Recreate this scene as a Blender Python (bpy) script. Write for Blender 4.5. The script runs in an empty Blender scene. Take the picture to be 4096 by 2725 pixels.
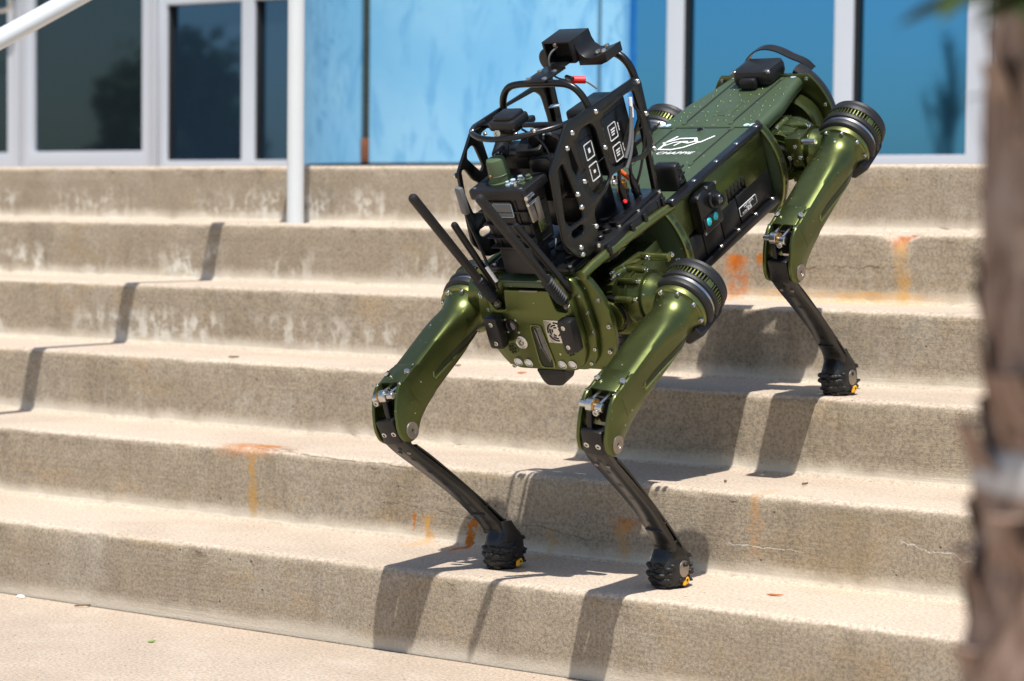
import bpy, bmesh, math, random
from mathutils import Vector, Matrix, Quaternion
from math import radians, sin, cos, pi, sqrt, atan2
random.seed(7)
S = bpy.context.scene
COL = S.collection

# ------------------------------------------------------------------ camera
cd = bpy.data.cameras.new('camera'); cam = bpy.data.objects.new('camera', cd); COL.objects.link(cam)
R_ = Vector((0.801058, 0.598497, 0.010357)).normalized()
F_ = Vector((-0.597233, 0.800290, -0.053380)).normalized()
U_ = R_.cross(F_).normalized()
CAMPOS = Vector((0, -4.88255, -0.109854))
cam.matrix_world = Matrix((( R_.x, U_.x, -F_.x, CAMPOS.x), (R_.y, U_.y, -F_.y, CAMPOS.y), (R_.z, U_.z, -F_.z, CAMPOS.z), (0, 0, 0, 1)))
cd.lens = 9800 / 4096 * 36; cd.sensor_width = 36; cd.sensor_fit = 'HORIZONTAL'
cd.clip_start = 0.05; cd.clip_end = 3000
cd.dof.use_dof = True; cd.dof.focus_distance = 4.25; cd.dof.aperture_fstop = 4.8; cd.dof.aperture_blades = 9
S.camera = cam

# ------------------------------------------------------------------ light
SUNDIR = Vector((0.275, -0.345, 1.0)).normalized()          # towards the sun
w = bpy.data.worlds.new('World'); S.world = w; w.use_nodes = True
nt = w.node_tree; nt.nodes.clear()
sky = nt.nodes.new('ShaderNodeTexSky'); sky.sky_type = 'NISHITA'; sky.sun_disc = False
sky.sun_elevation = math.asin(SUNDIR.z); sky.sun_rotation = atan2(SUNDIR.x, SUNDIR.y)
sky.air_density = 1.0; sky.dust_density = 1.2; sky.ozone_density = 1.5
bg = nt.nodes.new('ShaderNodeBackground'); bg.inputs['Strength'].default_value = 0.11
ow = nt.nodes.new('ShaderNodeOutputWorld')
nt.links.new(sky.outputs[0], bg.inputs[0]); nt.links.new(bg.outputs[0], ow.inputs[0])
sl = bpy.data.lights.new('sun', 'SUN'); sl.energy = 4.8; sl.angle = radians(0.55); sl.color = (1.0, 0.965, 0.915)
so = bpy.data.objects.new('sun', sl); COL.objects.link(so)
so.rotation_euler = SUNDIR.to_track_quat('Z', 'Y').to_euler(); so.location = (0, -3, 8)
S.view_settings.view_transform = 'Standard'; S.view_settings.look = 'None'
S.view_settings.gamma = 1; S.view_settings.exposure = 0.30; S.view_settings.use_curve_mapping = False
S.render.engine = 'CYCLES'
S.cycles.max_bounces = 8; S.cycles.use_denoising = True

# ------------------------------------------------------------------ node helper
class NB:
    def __init__(s, name):
        s.m = bpy.data.materials.new(name); s.m.use_nodes = True; s.t = s.m.node_tree; s.t.nodes.clear()
        s.out = s.t.nodes.new('ShaderNodeOutputMaterial'); s.p = s.t.nodes.new('ShaderNodeBsdfPrincipled')
        s.t.links.new(s.p.outputs[0], s.out.inputs[0]); s.tc = s.t.nodes.new('ShaderNodeTexCoord')
        s.obj = s.tc.outputs['Object']; s._xyz = None
    def lk(s, v, sock):
        if hasattr(v, 'is_linked') or isinstance(v, bpy.types.NodeSocket): s.t.links.new(v, sock)
        else:
            if sock.type == 'RGBA' and not isinstance(v, (int, float)) and len(v) == 3: v = (*v, 1)
            sock.default_value = v
    def math(s, op, a, b=0.0, c=None, clamp=False):
        n = s.t.nodes.new('ShaderNodeMath'); n.operation = op; n.use_clamp = clamp
        s.lk(a, n.inputs[0]); s.lk(b, n.inputs[1])
        if c is not None: s.lk(c, n.inputs[2])
        return n.outputs[0]
    def xyz(s):
        if s._xyz is None:
            n = s.t.nodes.new('ShaderNodeSeparateXYZ'); s.t.links.new(s.obj, n.inputs[0]); s._xyz = n.outputs
        return s._xyz
    def mapped(s, scale, loc=(0, 0, 0), rot=(0, 0, 0)):
        n = s.t.nodes.new('ShaderNodeMapping'); s.t.links.new(s.obj, n.inputs[0])
        n.inputs['Scale'].default_value = scale; n.inputs['Location'].default_value = loc; n.inputs['Rotation'].default_value = rot
        return n.outputs[0]
    def noise(s, scale, detail=4, rough=.55, vec=None, dist=0.0):
        n = s.t.nodes.new('ShaderNodeTexNoise'); s.t.links.new(vec or s.obj, n.inputs['Vector'])
        n.inputs['Scale'].default_value = scale; n.inputs['Detail'].default_value = detail
        n.inputs['Roughness'].default_value = rough; n.inputs['Distortion'].default_value = dist
        return n.outputs[0]
    def vor(s, scale, vec=None, feat='F1', out='Distance'):
        n = s.t.nodes.new('ShaderNodeTexVoronoi'); n.feature = feat; s.t.links.new(vec or s.obj, n.inputs['Vector'])
        n.inputs['Scale'].default_value = scale
        return n.outputs[out]
    def ramp(s, fac, a, b, c0=(0, 0, 0), c1=(1, 1, 1)):
        n = s.t.nodes.new('ShaderNodeValToRGB'); s.lk(fac, n.inputs[0])
        n.color_ramp.elements[0].position = a; n.color_ramp.elements[1].position = b
        n.color_ramp.elements[0].color = (*c0, 1); n.color_ramp.elements[1].color = (*c1, 1)
        return n.outputs[0]
    def sm(s, v, a, b):        # smoothstep a->b
        n = s.t.nodes.new('ShaderNodeMapRange'); n.interpolation_type = 'SMOOTHSTEP'
        s.lk(v, n.inputs[0]); n.inputs[1].default_value = a; n.inputs[2].default_value = b
        return n.outputs[0]
    def mix(s, fac, a, b, mode='MIX'):
        n = s.t.nodes.new('ShaderNodeMix'); n.data_type = 'RGBA'; n.blend_type = mode
        s.lk(fac, n.inputs[0]); s.lk(a, n.inputs[6]); s.lk(b, n.inputs[7]); return n.outputs[2]
    def bump(s, h, strength, dist):
        n = s.t.nodes.new('ShaderNodeBump'); n.inputs['Strength'].default_value = strength; n.inputs['Distance'].default_value = dist
        s.lk(h, n.inputs['Height']); s.t.links.new(n.outputs[0], s.p.inputs['Normal'])
    def set(s, **k):
        al = dict(color='Base Color', rough='Roughness', metal='Metallic', spec='Specular IOR Level', coat='Coat Weight', coatr='Coat Roughness', ior='IOR', emit='Emission Color', emits='Emission Strength')
        for a, v in k.items(): s.lk(v, s.p.inputs[al[a]])
        return s.m

M = {}
def concrete(name, steps=True):
    n = NB(name); X, Y, Z = n.xyz()
    big = n.noise(1.7, 5, .6); mid = n.noise(7, 6, .72); fine = n.noise(160, 3, .7); tiny = n.noise(420, 2, .6)
    col = n.mix(n.sm(big, .35, .68), (.515, .44, .365), (.43, .365, .30))
    col = n.mix(n.math('MULTIPLY', n.sm(mid, .45, .75), .45), col, (.55, .485, .405))
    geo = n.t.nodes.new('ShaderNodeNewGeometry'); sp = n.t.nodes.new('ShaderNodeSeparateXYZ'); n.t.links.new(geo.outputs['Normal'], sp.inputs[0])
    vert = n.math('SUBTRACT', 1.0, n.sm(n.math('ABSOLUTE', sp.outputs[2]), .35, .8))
    # cast faces: horizontal grain; riser colour holds form-work grime and painted-in weaker sunlight
    hz = n.noise(1.0, 6, .7, n.mapped((2.2, 2.2, 75)))
    if steps:
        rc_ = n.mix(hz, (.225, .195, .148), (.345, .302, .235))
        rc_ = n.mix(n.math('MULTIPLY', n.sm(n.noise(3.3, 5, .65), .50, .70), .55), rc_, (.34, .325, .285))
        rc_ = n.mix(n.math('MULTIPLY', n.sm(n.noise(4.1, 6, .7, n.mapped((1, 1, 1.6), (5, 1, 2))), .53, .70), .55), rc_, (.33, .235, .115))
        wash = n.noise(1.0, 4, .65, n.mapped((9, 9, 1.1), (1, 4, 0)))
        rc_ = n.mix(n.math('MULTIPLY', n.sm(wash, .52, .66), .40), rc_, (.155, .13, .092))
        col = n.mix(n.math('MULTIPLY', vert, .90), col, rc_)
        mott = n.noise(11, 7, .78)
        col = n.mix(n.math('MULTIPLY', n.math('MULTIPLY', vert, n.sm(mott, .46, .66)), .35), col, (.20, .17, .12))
        # dirt and foot traffic on the treads
        tr = n.noise(1.0, 5, .7, n.mapped((2.6, 8, 1), (0, 2, 0)))
        col = n.mix(n.math('MULTIPLY', n.math('MULTIPLY', n.math('SUBTRACT', 1.0, vert), n.sm(tr, .50, .68)), .38), col, (.40, .345, .28))
    # sand and aggregate
    sand = n.sm(fine, .30, .66)
    col = n.mix(.40, col, n.mix(sand, (.16, .13, .10), (.80, .70, .58)), 'OVERLAY')
    v = n.vor(290); vc = n.vor(290, out='Color')
    sx = n.t.nodes.new('ShaderNodeSeparateColor'); n.t.links.new(vc, sx.inputs[0])
    dark = n.math('MULTIPLY', n.math('SUBTRACT', 1.0, n.sm(v, .18, .34)), n.sm(sx.outputs[0], .66, .70))
    lite = n.math('MULTIPLY', n.math('SUBTRACT', 1.0, n.sm(v, .2, .38)), n.sm(sx.outputs[1], .78, .82))
    col = n.mix(n.math('MULTIPLY', dark, .7), col, (.12, .10, .085)); col = n.mix(n.math('MULTIPLY', lite, .35), col, (.66, .60, .52))
    pit = n.vor(38); pc = n.vor(38, out='Color'); s2 = n.t.nodes.new('ShaderNodeSeparateColor'); n.t.links.new(pc, s2.inputs[0])
    pits = n.math('MULTIPLY', n.math('SUBTRACT', 1.0, n.sm(pit, .06, .11)), n.sm(s2.outputs[0], .80, .84))
    col = n.mix(n.math('MULTIPLY', pits, .8), col, (.07, .055, .045))
    warp = n.math('MULTIPLY', n.math('SUBTRACT', n.noise(28, 6, .75), .5), .085)
    crackh = None
    if steps:
        h, t = .15, .305
        zf = n.math('FRACT', n.math('DIVIDE', n.math('ADD', Z, 9.0), h))       # 0 at riser foot .. 1 at nosing
        # dust and lime at the foot of each riser
        foot = n.math('MULTIPLY', n.math('SUBTRACT', 1.0, n.sm(n.math('ADD', zf, n.math('MULTIPLY', mid, .28)), .16, .40)), vert)
        col = n.mix(n.math('MULTIPLY', foot, .75), col, (.66, .59, .48))
        drip = n.noise(1.0, 5, .7, n.mapped((19, 19, 5.5)), .9)
        reg = n.sm(n.noise(1.9, 3, .6, n.mapped((1, .6, 1.2), (3.1, 0, 0))), .42, .56)
        left = n.math('SUBTRACT', 1.15, n.sm(X, -4.0, -2.9))
        dm = n.math('MULTIPLY', n.math('MULTIPLY', n.sm(n.math('ADD', n.math('MULTIPLY', drip, .55), n.math('MULTIPLY', n.noise(34, 4, .7), .45)), .470, .60), n.math('SUBTRACT', 1.0, n.sm(zf, .35, .75))), n.math('MULTIPLY', vert, n.math('MULTIPLY', reg, n.math('MULTIPLY', n.math('ADD', .12, n.sm(Z, -.62, -.38)), n.math('ADD', .15, left)))))
        col = n.mix(n.math('MULTIPLY', dm, .70, clamp=True), col, (.60, .56, .48))
        def rust(xc, wd, ztop, zbot, k, amt, c=(.40, .135, .02)):
            nonlocal col
            yy = n.math('ABSOLUTE', n.math('ADD', Y, k * t))
            a = n.math('SUBTRACT', 1.0, n.sm(n.math('ABSOLUTE', n.math('SUBTRACT', n.math('ADD', X, warp), xc)), wd * .25, wd))
            b = n.math('MULTIPLY', n.sm(Z, zbot - .02, zbot + .02), n.math('SUBTRACT', 1.0, n.sm(n.math('ADD', Z, n.math('MULTIPLY', warp, .25)), ztop - .004, ztop + .006)))
            m = n.math('MULTIPLY', n.math('MULTIPLY', a, b), n.math('MULTIPLY', n.math('SUBTRACT', 1.0, n.sm(yy, .06, .09)), n.math('MULTIPLY', n.math('ADD', .12, n.math('MULTIPLY', drip, .9)), n.sm(mott, .30, .62))))
            col = n.mix(n.math('MULTIPLY', m, amt * 2.3, clamp=True), col, c)
        rust(-2.62, .05, -.60, -.75, 4, .25, (.33, .24, .12)); rust(-2.0, .12, -.62, -.75, 4, .22, (.33, .24, .11)); rust(-3.39, .016, -.600, -.735, 4, .75, (.40, .24, .08)); rust(-3.41, .10, -.598, -.612, 4, .9)
        rust(-2.966, .009, -.700, -.725, 4, 1.1); rust(-2.93, .02, -.700, -.75, 4, .7, (.5, .27, .07)); rust(-2.824, .011, -.700, -.762, 4, 1.5)
        rust(-2.640, .014, -.700, -.756, 4, .7, (.48, .27, .07)); rust(-2.468, .05, -.668, -.684, 4, .8); rust(-2.475, .02, -.675, -.74, 4, .4, (.5, .28, .08))
        rust(-2.805, .040, -.205, -.30, 1, 1.0, (.52, .16, .02)); rust(-2.80, .018, -.205, -.285, 1, .8, (.40, .10, .015)); rust(-2.745, .012, -.20, -.222, 1, 1.0); rust(-2.72, .03, -.195, -.207, 1, .7)
        rust(-2.412, .034, -.158, -.183, 1, 1.0, (.40, .14, .05)); rust(-2.405, .022, -.17, -.30, 1, .6, (.48, .28, .09)); rust(-2.2, .016, -.60, -.70, 4, .5, (.5, .25, .08))
        rust(-2.55, .34, -.278, -.298, 1, .6, (.62, .36, .12))
        def crack(x0, z0, x1, z1, k, c, amt, wob=.010, th=.0014):
            nonlocal col, crackh
            f = n.math('MULTIPLY_ADD', n.math('SUBTRACT', X, x0), (z1 - z0) / (x1 - x0), z0)
            f = n.math('ADD', f, n.math('MULTIPLY', n.math('SUBTRACT', n.noise(17, 5, .7), .5), wob * 4))
            d = n.math('ABSOLUTE', n.math('SUBTRACT', Z, f))
            m = n.math('MULTIPLY', n.math('SUBTRACT', 1.0, n.sm(d, th * .5, th)), n.math('MULTIPLY', n.sm(X, x0, x0 + .03), n.math('SUBTRACT', 1.0, n.sm(X, x1 - .03, x1))))
            m = n.math('MULTIPLY', m, n.math('SUBTRACT', 1.0, n.sm(n.math('ABSOLUTE', n.math('ADD', Y, k * t)), .05, .07)))
            m = n.math('MULTIPLY', m, n.sm(n.noise(30, 4, .7), .36, .52)); crackh = m if crackh is None else n.math('MAXIMUM', crackh, m); col = n.mix(n.math('MULTIPLY', m, amt), col, c)
        crack(-2.68, -.230, -2.40, -.222, 1, (.15, .09, .04), .85); crack(-3.08, -.68, -2.50, -.712, 4, (.10, .07, .05), .55, .009, .0010)
        crack(-3.40, -.600, -2.95, -.612, 4, (.12, .08, .05), .6, .004); crack(-2.27, -.690, -2.10, -.692, 4, (.55, .53, .47), .6, .008, .0018)
        crack(-1.93, -.655, -1.74, -.69, 4, (.60, .57, .50), .75, .010, .0016)
    else:
        col = n.mix(n.math('MULTIPLY', n.sm(mid, .5, .8), .3), col, (.62, .55, .46))
    hgt = n.math('ADD', n.math('MULTIPLY', fine, .5), n.math('MULTIPLY', tiny, .25))
    hgt = n.math('MULTIPLY', hgt, n.math('ADD', .45, n.math('MULTIPLY', vert, .75)))
    hgt = n.math('SUBTRACT', hgt, n.math('MULTIPLY', pits, .9))
    hgt = n.math('ADD', hgt, n.math('MULTIPLY', n.math('MULTIPLY', hz, vert), n.math('MULTIPLY', n.sm(n.noise(2.6, 2, .5), .35, .65), 1.0)))
    if crackh is not None: hgt = n.math('SUBTRACT', hgt, n.math('MULTIPLY', crackh, .7))
    n.bump(hgt, .75, .0022)
    return n.set(color=col, rough=.93, spec=.25)

def metal_paint(name, c, rough=.34, metal=.8, wear=.5, dirt=(.10, .09, .05)):
    n = NB(name)
    big = n.noise(14, 4, .6); fine = n.noise(900, 2, .5)
    col = n.mix(n.sm(big, .4, .75), c, tuple(x * .86 for x in c))
    dst = n.sm(n.noise(45, 5, .75), .60, .80)
    col = n.mix(n.math('MULTIPLY', dst, .22), col, tuple(min(1, x * 2 + .03) for x in c))
    sc = n.noise(1, 3, .6, n.mapped((300, 60, 90), rot=(.4, .5, .3)))
    spot = n.noise(95, 2, .4)
    m = n.math('MAXIMUM', n.math('MULTIPLY', n.sm(sc, .715, .735), .8), n.sm(spot, .745, .765))
    m = n.math('MULTIPLY', m, wear)
    col = n.mix(m, col, (.70, .70, .64))
    r = n.math('ADD', rough - .06, n.math('MULTIPLY', n.noise(60, 3, .6), .14))
    n.bump(fine, .08, .0004)
    return n.set(color=col, rough=r, metal=metal, spec=.5, coat=.12, coatr=.2)

def plain(name, c, rough=.5, metal=0.0, spec=.5, coat=0.0, var=.15, scale=60, bump=.0, wear=0):
    n = NB(name)
    f = n.noise(scale, 4, .65)
    col = n.mix(f, tuple(x * (1 - var) for x in c), tuple(min(1, x * (1 + var)) for x in c))
    if wear:
        d = n.sm(n.noise(38, 6, .75), .55, .8); col = n.mix(n.math('MULTIPLY', d, wear), col, (.16, .145, .125))
    if bump: n.bump(n.noise(scale * 8, 3, .6), bump, .001)
    return n.set(color=col, rough=n.math('ADD', rough - .05, n.math('MULTIPLY', f, .1)), metal=metal, spec=spec, coat=coat)

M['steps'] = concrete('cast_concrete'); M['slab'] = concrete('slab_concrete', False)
M['green'] = metal_paint('green_anodised_metal', (.112, .134, .044), .32, .90, .85)
M['green_light'] = metal_paint('light_green_anodised_metal', (.20, .225, .075), .32, .90, .7)
M['deck'] = metal_paint('dark_green_deck_metal', (.060, .092, .045), .50, .35, .35)
M['dome'] = plain('olive_plastic', (.065, .10, .045), .5)
M['black'] = plain('black_anodised_metal', (.005, .005, .006), .32, .0, .45, wear=.10)
M['cage'] = plain('black_painted_plate', (.005, .005, .005), .30, .0, .5, wear=.10)
M['plastic'] = plain('black_plastic', (.008, .0082, .009), .40, 0, .42, wear=.08)
M['rubber'] = plain('black_rubber', (.011, .011, .0115), .50, 0, .42, bump=.3, wear=.16)
M['shin'] = plain('worn_carbon_black', (.009, .009, .009), .31, 0, .5, wear=.16, scale=30)
M['groove'] = metal_paint('green_in_groove', (.022, .030, .012), .4, .5, .2)
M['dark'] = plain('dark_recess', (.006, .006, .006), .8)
M['steel'] = plain('bare_steel', (.62, .61, .58), .25, 1.0, .5)
M['dull'] = plain('brushed_steel', (.33, .29, .25), .42, .9, .5, scale=200)
M['brass'] = plain('brass', (.55, .30, .09), .35, 1.0)
M['white'] = plain('white_print', (.80, .80, .80), .55)
M['yellow'] = plain('yellow_badge', (.90, .42, .01), .45)
M['red'] = plain('red_plastic', (.75, .02, .02), .35)
M['orange'] = plain('orange_plastic', (.85, .13, .02), .4)
M['cyan'] = plain('cyan_coated_lens', (.01, .52, .62), .12, .2, .8, coat=.6, var=.05)
M['lens'] = plain('lens_glass', (.006, .007, .010), .06, 0, 1.0, coat=1)
M['sticker'] = plain('blue_white_sticker', (.42, .55, .62), .4)
M['grey'] = plain('grey_plastic', (.13, .135, .14), .5)
M['pole'] = plain('white_enamel', (.62, .65, .66), .28, .0, .5, coat=.4, var=.03, scale=4)
M['frame'] = plain('white_aluminium', (.50, .53, .58), .45, .0, .5, var=.05, scale=3)
M['seal'] = plain('weathered_sealant', (.035, .05, .045), .9, var=.8, scale=90, bump=.5)
M['sealrust'] = plain('rusty_bracket', (.17, .06, .025), .9, var=.6, scale=90)

def blue_wall():
    n = NB('trowelled_blue_paint')
    a = n.noise(1.0, 4, .6, n.mapped((26, 26, 11), rot=(0, .5, 0)), .8); b = n.noise(2.0, 3, .5); c = n.noise(1.0, 5, .7, n.mapped((9, 9, 3.2), rot=(0, -.35, 0)), 1.0)
    gate = n.sm(n.noise(1.3, 2, .5, n.mapped((1, 1, 1), (2, 0, .4))), .40, .66)
    m = n.math('MULTIPLY', n.sm(a, .545, .60), n.math('MULTIPLY', gate, .85))
    m2 = n.math('MULTIPLY', n.sm(c, .50, .62), .55)
    col = n.mix(n.sm(b, .3, .7), (.235, .49, .69), (.155, .41, .645))
    col = n.mix(m2, col, (.08, .30, .56)); col = n.mix(m, col, (.06, .25, .47))
    fl = n.math('MULTIPLY', n.sm(n.noise(60, 4, .7), .70, .76), .6); col = n.mix(fl, col, (.5, .66, .74))
    n.bump(n.math('ADD', m, n.noise(120, 3, .6)), .25, .002)
    return n.set(color=col, rough=.42, spec=.35)
M['blue'] = blue_wall()
def glass(name, tint, metal, rough=.03, base=None):
    n = NB(name); f = n.noise(1.2, 3, .5)
    n.bump(n.noise(1.6, 2, .5), .012, .01)
    return n.set(color=n.mix(f, tint, tuple(x * .94 for x in tint)), metal=metal, rough=rough, spec=.8)
M['glassblue'] = glass('blue_mirror_glass', (.10, .36, .66), .96)
M['glassdark'] = glass('dark_door_glass', (.045, .070, .085), .80)
M['glassnavy'] = glass('navy_door_glass', (.07, .14, .23), .85)

def bark():
    n = NB('palm_bark'); f = n.noise(1, 6, .7, n.mapped((60, 60, 14)), 1.0); g = n.noise(12, 4, .6)
    col = n.mix(n.sm(f, .35, .7), (.16, .095, .065), (.47, .335, .26)); col = n.mix(n.math('MULTIPLY', n.sm(g, .5, .75), .5), col, (.46, .38, .32))
    n.bump(f, .6, .006); return n.set(color=col, rough=.95, spec=.1)
M['bark'] = bark()
M['barkring'] = plain('grey_bark_ring', (.50, .46, .42), .95, var=.2, scale=20)
M['leaf'] = plain('palm_leaf_green', (.045, .075, .02), .5, var=.4, scale=10)
M['foliage'] = plain('foliage_green', (.05, .085, .03), .7, var=.5, scale=3)
M['bark2'] = plain('grey_bark', (.12, .10, .085), .9)
M['dry'] = plain('dry_leaf', (.42, .14, .04), .8); M['chip'] = plain('wood_chip', (.16, .10, .06), .9); M['grnleaf'] = plain('fresh_leaf_scrap', (.20, .34, .05), .6)
M['lawn'] = plain('grass_ground', (.07, .10, .035), .95, var=.4, scale=3)

# ------------------------------------------------------------------ mesh helpers
def V(*a): return Vector(a)
def basis(z, x=None):
    z = Vector(z).normalized()
    if x is None: x = Vector((0, 0, 1)) if abs(z.z) < .9 else Vector((1, 0, 0))
    x = Vector(x); x = (x - z * x.dot(z)).normalized(); y = z.cross(x)
    return x, y, z
def mat4(o, x, y, z):
    return Matrix(((x[0], y[0], z[0], o[0]), (x[1], y[1], z[1], o[1]), (x[2], y[2], z[2], o[2]), (0, 0, 0, 1)))
def shade(me, ang=35):
    for p in me.polygons: p.use_smooth = True
    try: me.set_sharp_from_angle(angle=radians(ang))
    except Exception: pass
def link(name, me, mat, parent=None):
    if mat is not None and not me.materials: me.materials.append(M[mat])
    o = bpy.data.objects.new(name, me); COL.objects.link(o)
    if parent is not None: o.parent = parent
    return o
def fromlists(vs, fs, name='mesh', ang=35):
    me = bpy.data.meshes.new(name); me.from_pydata([tuple(v) for v in vs], [], fs); me.update()
    bm = bmesh.new(); bm.from_mesh(me); bmesh.ops.remove_doubles(bm, verts=bm.verts, dist=1e-6); bmesh.ops.recalc_face_normals(bm, faces=bm.faces); bm.to_mesh(me); bm.free()
    shade(me, ang); return me
def lathe_me(o, axis, prof, seg=32, x=None, arc=None, cap=True):
    X, Y, Z = basis(axis, x); o = Vector(o); vs = []; fs = []
    n = len(prof); full = arc is None
    a0, a1 = (0, 2 * pi) if full else arc
    cnt = seg if full else seg + 1
    for i in range(cnt):
        a = a0 + (a1 - a0) * i / seg
        d = X * cos(a) + Y * sin(a)
        for s, r in prof: vs.append(o + Z * s + d * r)
    for i in range(seg):
        j = (i + 1) % cnt if full else i + 1
        for k in range(n - 1): fs.append((i * n + k, j * n + k, j * n + k + 1, i * n + k + 1))
    if cap and full:
        if prof[0][1] > 1e-6: fs.append([i * n for i in range(cnt)])
        if prof[-1][1] > 1e-6: fs.append([i * n + n - 1 for i in range(cnt)])
    return fromlists(vs, fs)
def lathe(name, o, axis, prof, mat, parent, seg=32, **k): return link(name, lathe_me(o, axis, prof, seg, **k), mat, parent)
def cyl(name, a, b, r, mat, parent, seg=20, r2=None, ch=.08):
    a, b = Vector(a), Vector(b); L = (b - a).length; r2 = r if r2 is None else r2; c = min(r, r2, L) * ch * 2
    return lathe(name, a, b - a, [(0, r - c), (c, r), (L - c, r2), (L, r2 - c)], mat, parent, seg)
def join(mes):
    me = bpy.data.meshes.new('joined'); bm = bmesh.new(); mats = []
    for m in mes: bm.from_mesh(m)
    bm.to_mesh(me); bm.free(); shade(me); return me
def box_me(c, size, ax=None, bev=.0015, seg=2):
    bm = bmesh.new(); bmesh.ops.create_cube(bm, size=1)
    bmesh.ops.scale(bm, vec=size, verts=bm.verts)
    if bev: bmesh.ops.bevel(bm, geom=bm.edges, offset=min(bev, min(size) * .45), segments=seg, affect='EDGES', profile=.5)
    X, Y, Z = ax if ax else (V(1, 0, 0), V(0, 1, 0), V(0, 0, 1))
    bm.transform(mat4(c, X, Y, Z)); bmesh.ops.recalc_face_normals(bm, faces=bm.faces)
    me = bpy.data.meshes.new('box'); bm.to_mesh(me); bm.free(); shade(me); return me
def box(name, c, size, mat, parent, ax=None, bev=.0015): return link(name, box_me(c, size, ax, bev), mat, parent)
def rounded(pts, r, n=5):
    out = []; N = len(pts)
    for i in range(N):
        p0, p, p1 = Vector(pts[i - 1]), Vector(pts[i]), Vector(pts[(i + 1) % N])
        a, b = (p0 - p), (p1 - p); la, lb = a.length, b.length
        rr = min(r[i] if isinstance(r, (list, tuple)) else r, la * .45, lb * .45); a.normalize(); b.normalize()
        q0, q1 = p + a * rr, p + b * rr
        for k in range(n + 1):
            t = k / n; out.append(((1 - t) ** 2 * q0 + 2 * t * (1 - t) * p + t * t * q1)[:])
    return out
def plate_me(outer, holes, th, o, X, Y, Z, bev=.0008, res=1):
    cu = bpy.data.curves.new('plate', 'CURVE'); cu.dimensions = '2D'; cu.fill_mode = 'BOTH'
    b = min(bev, th * .45); cu.extrude = max(th / 2 - b, 1e-5); cu.bevel_depth = b; cu.bevel_resolution = res; cu.offset = -b if b else 0
    for loop in [outer] + list(holes):
        sp = cu.splines.new('POLY'); sp.points.add(len(loop) - 1); sp.use_cyclic_u = True
        for p, q in zip(sp.points, loop): p.co = (q[0], q[1], 0, 1)
    ob = bpy.data.objects.new('tmp', cu); me = bpy.data.meshes.new_from_object(ob)
    bpy.data.objects.remove(ob); bpy.data.curves.remove(cu)
    me.transform(mat4(o, X, Y, Z))
    bm = bmesh.new(); bm.from_mesh(me); bmesh.ops.remove_doubles(bm, verts=bm.verts, dist=1e-6); bmesh.ops.recalc_face_normals(bm, faces=bm.faces); bm.to_mesh(me); bm.free()
    me.materials.clear(); shade(me, 30); return me
# a plate in the (x,z) plane at a given y, in the (y,z) plane at x, in the (x,y) plane at z
XZ = lambda y, o=None: (V(0, y, 0), V(1, 0, 0), V(0, 0, 1), V(0, -1, 0))
YZ = lambda x: (V(x, 0, 0), V(0, 1, 0), V(0, 0, 1), V(1, 0, 0))
XY = lambda z: (V(0, 0, z), V(1, 0, 0), V(0, 1, 0), V(0, 0, 1))
def plate(name, outer, holes, th, fr, mat, parent, bev=.0008): return link(name, plate_me(outer, holes, th, *fr, bev=bev), mat, parent)
def tube_me(pts, r, seg=10, closed=False, smooth=0):
    pts = [Vector(p) for p in pts]
    for _ in range(smooth):
        q = []; n = len(pts)
        if not closed: q.append(pts[0])
        for i in range(n if closed else n - 1):
            a, b = pts[i], pts[(i + 1) % n]; q += [a * .75 + b * .25, a * .25 + b * .75]
        if not closed: q.append(pts[-1])
        pts = q
    n = len(pts); vs = []; fs = []; up = None
    for i in range(n):
        if closed: t = pts[(i + 1) % n] - pts[i - 1]
        else: t = pts[min(i + 1, n - 1)] - pts[max(i - 1, 0)]
        t.normalize()
        if up is None: up = basis(t)[0]
        up = (up - t * up.dot(t)).normalized(); sd = t.cross(up)
        rr = r[i * len(r) // n] if isinstance(r, (list, tuple)) else r
        for k in range(seg):
            a = 2 * pi * k / seg; vs.append(pts[i] + (up * cos(a) + sd * sin(a)) * rr)
    for i in range(n if closed else n - 1):
        j = (i + 1) % n
        for k in range(seg): fs.append((i * seg + k, i * seg + (k + 1) % seg, j * seg + (k + 1) % seg, j * seg + k))
    if not closed: fs.append(list(range(seg))); fs.append([(n - 1) * seg + k for k in range(seg)])
    return fromlists(vs, fs)
def tube(name, pts, r, mat, parent, seg=10, closed=False, smooth=0): return link(name, tube_me(pts, r, seg, closed, smooth), mat, parent)
def setp(o, label=None, cat=None, kind=None, group=None):
    if label: o['label'] = label
    if cat: o['category'] = cat
    if kind: o['kind'] = kind
    if group: o['group'] = group
    return o
_cache = {}
def bolt(parent, p, n, r=.0038, h=.0035, mat='steel', name='bolt', style='cap'):
    key = (round(r, 5), round(h, 5), mat, style)
    if key not in _cache:
        if style == 'cap': pr = [(-.002, r), (h * .85, r), (h, r * .88), (h, r * .5), (h * .45, r * .45), (h * .45, 0)]
        else: pr = [(-.001, r), (h * .2, r), (h * .75, r * .75), (h, r * .35), (h, 0)]
        me = lathe_me((0, 0, 0), (0, 0, 1), pr, 14); me.materials.append(M[mat]); _cache[key] = me
    o = bpy.data.objects.new(name, _cache[key]); COL.objects.link(o); o.parent = parent
    X, Y, Z = basis(n); o.matrix_local = mat4(p, X, Y, Z); return o

# ================================================================== SETTING
H, T = .15, .305
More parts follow.
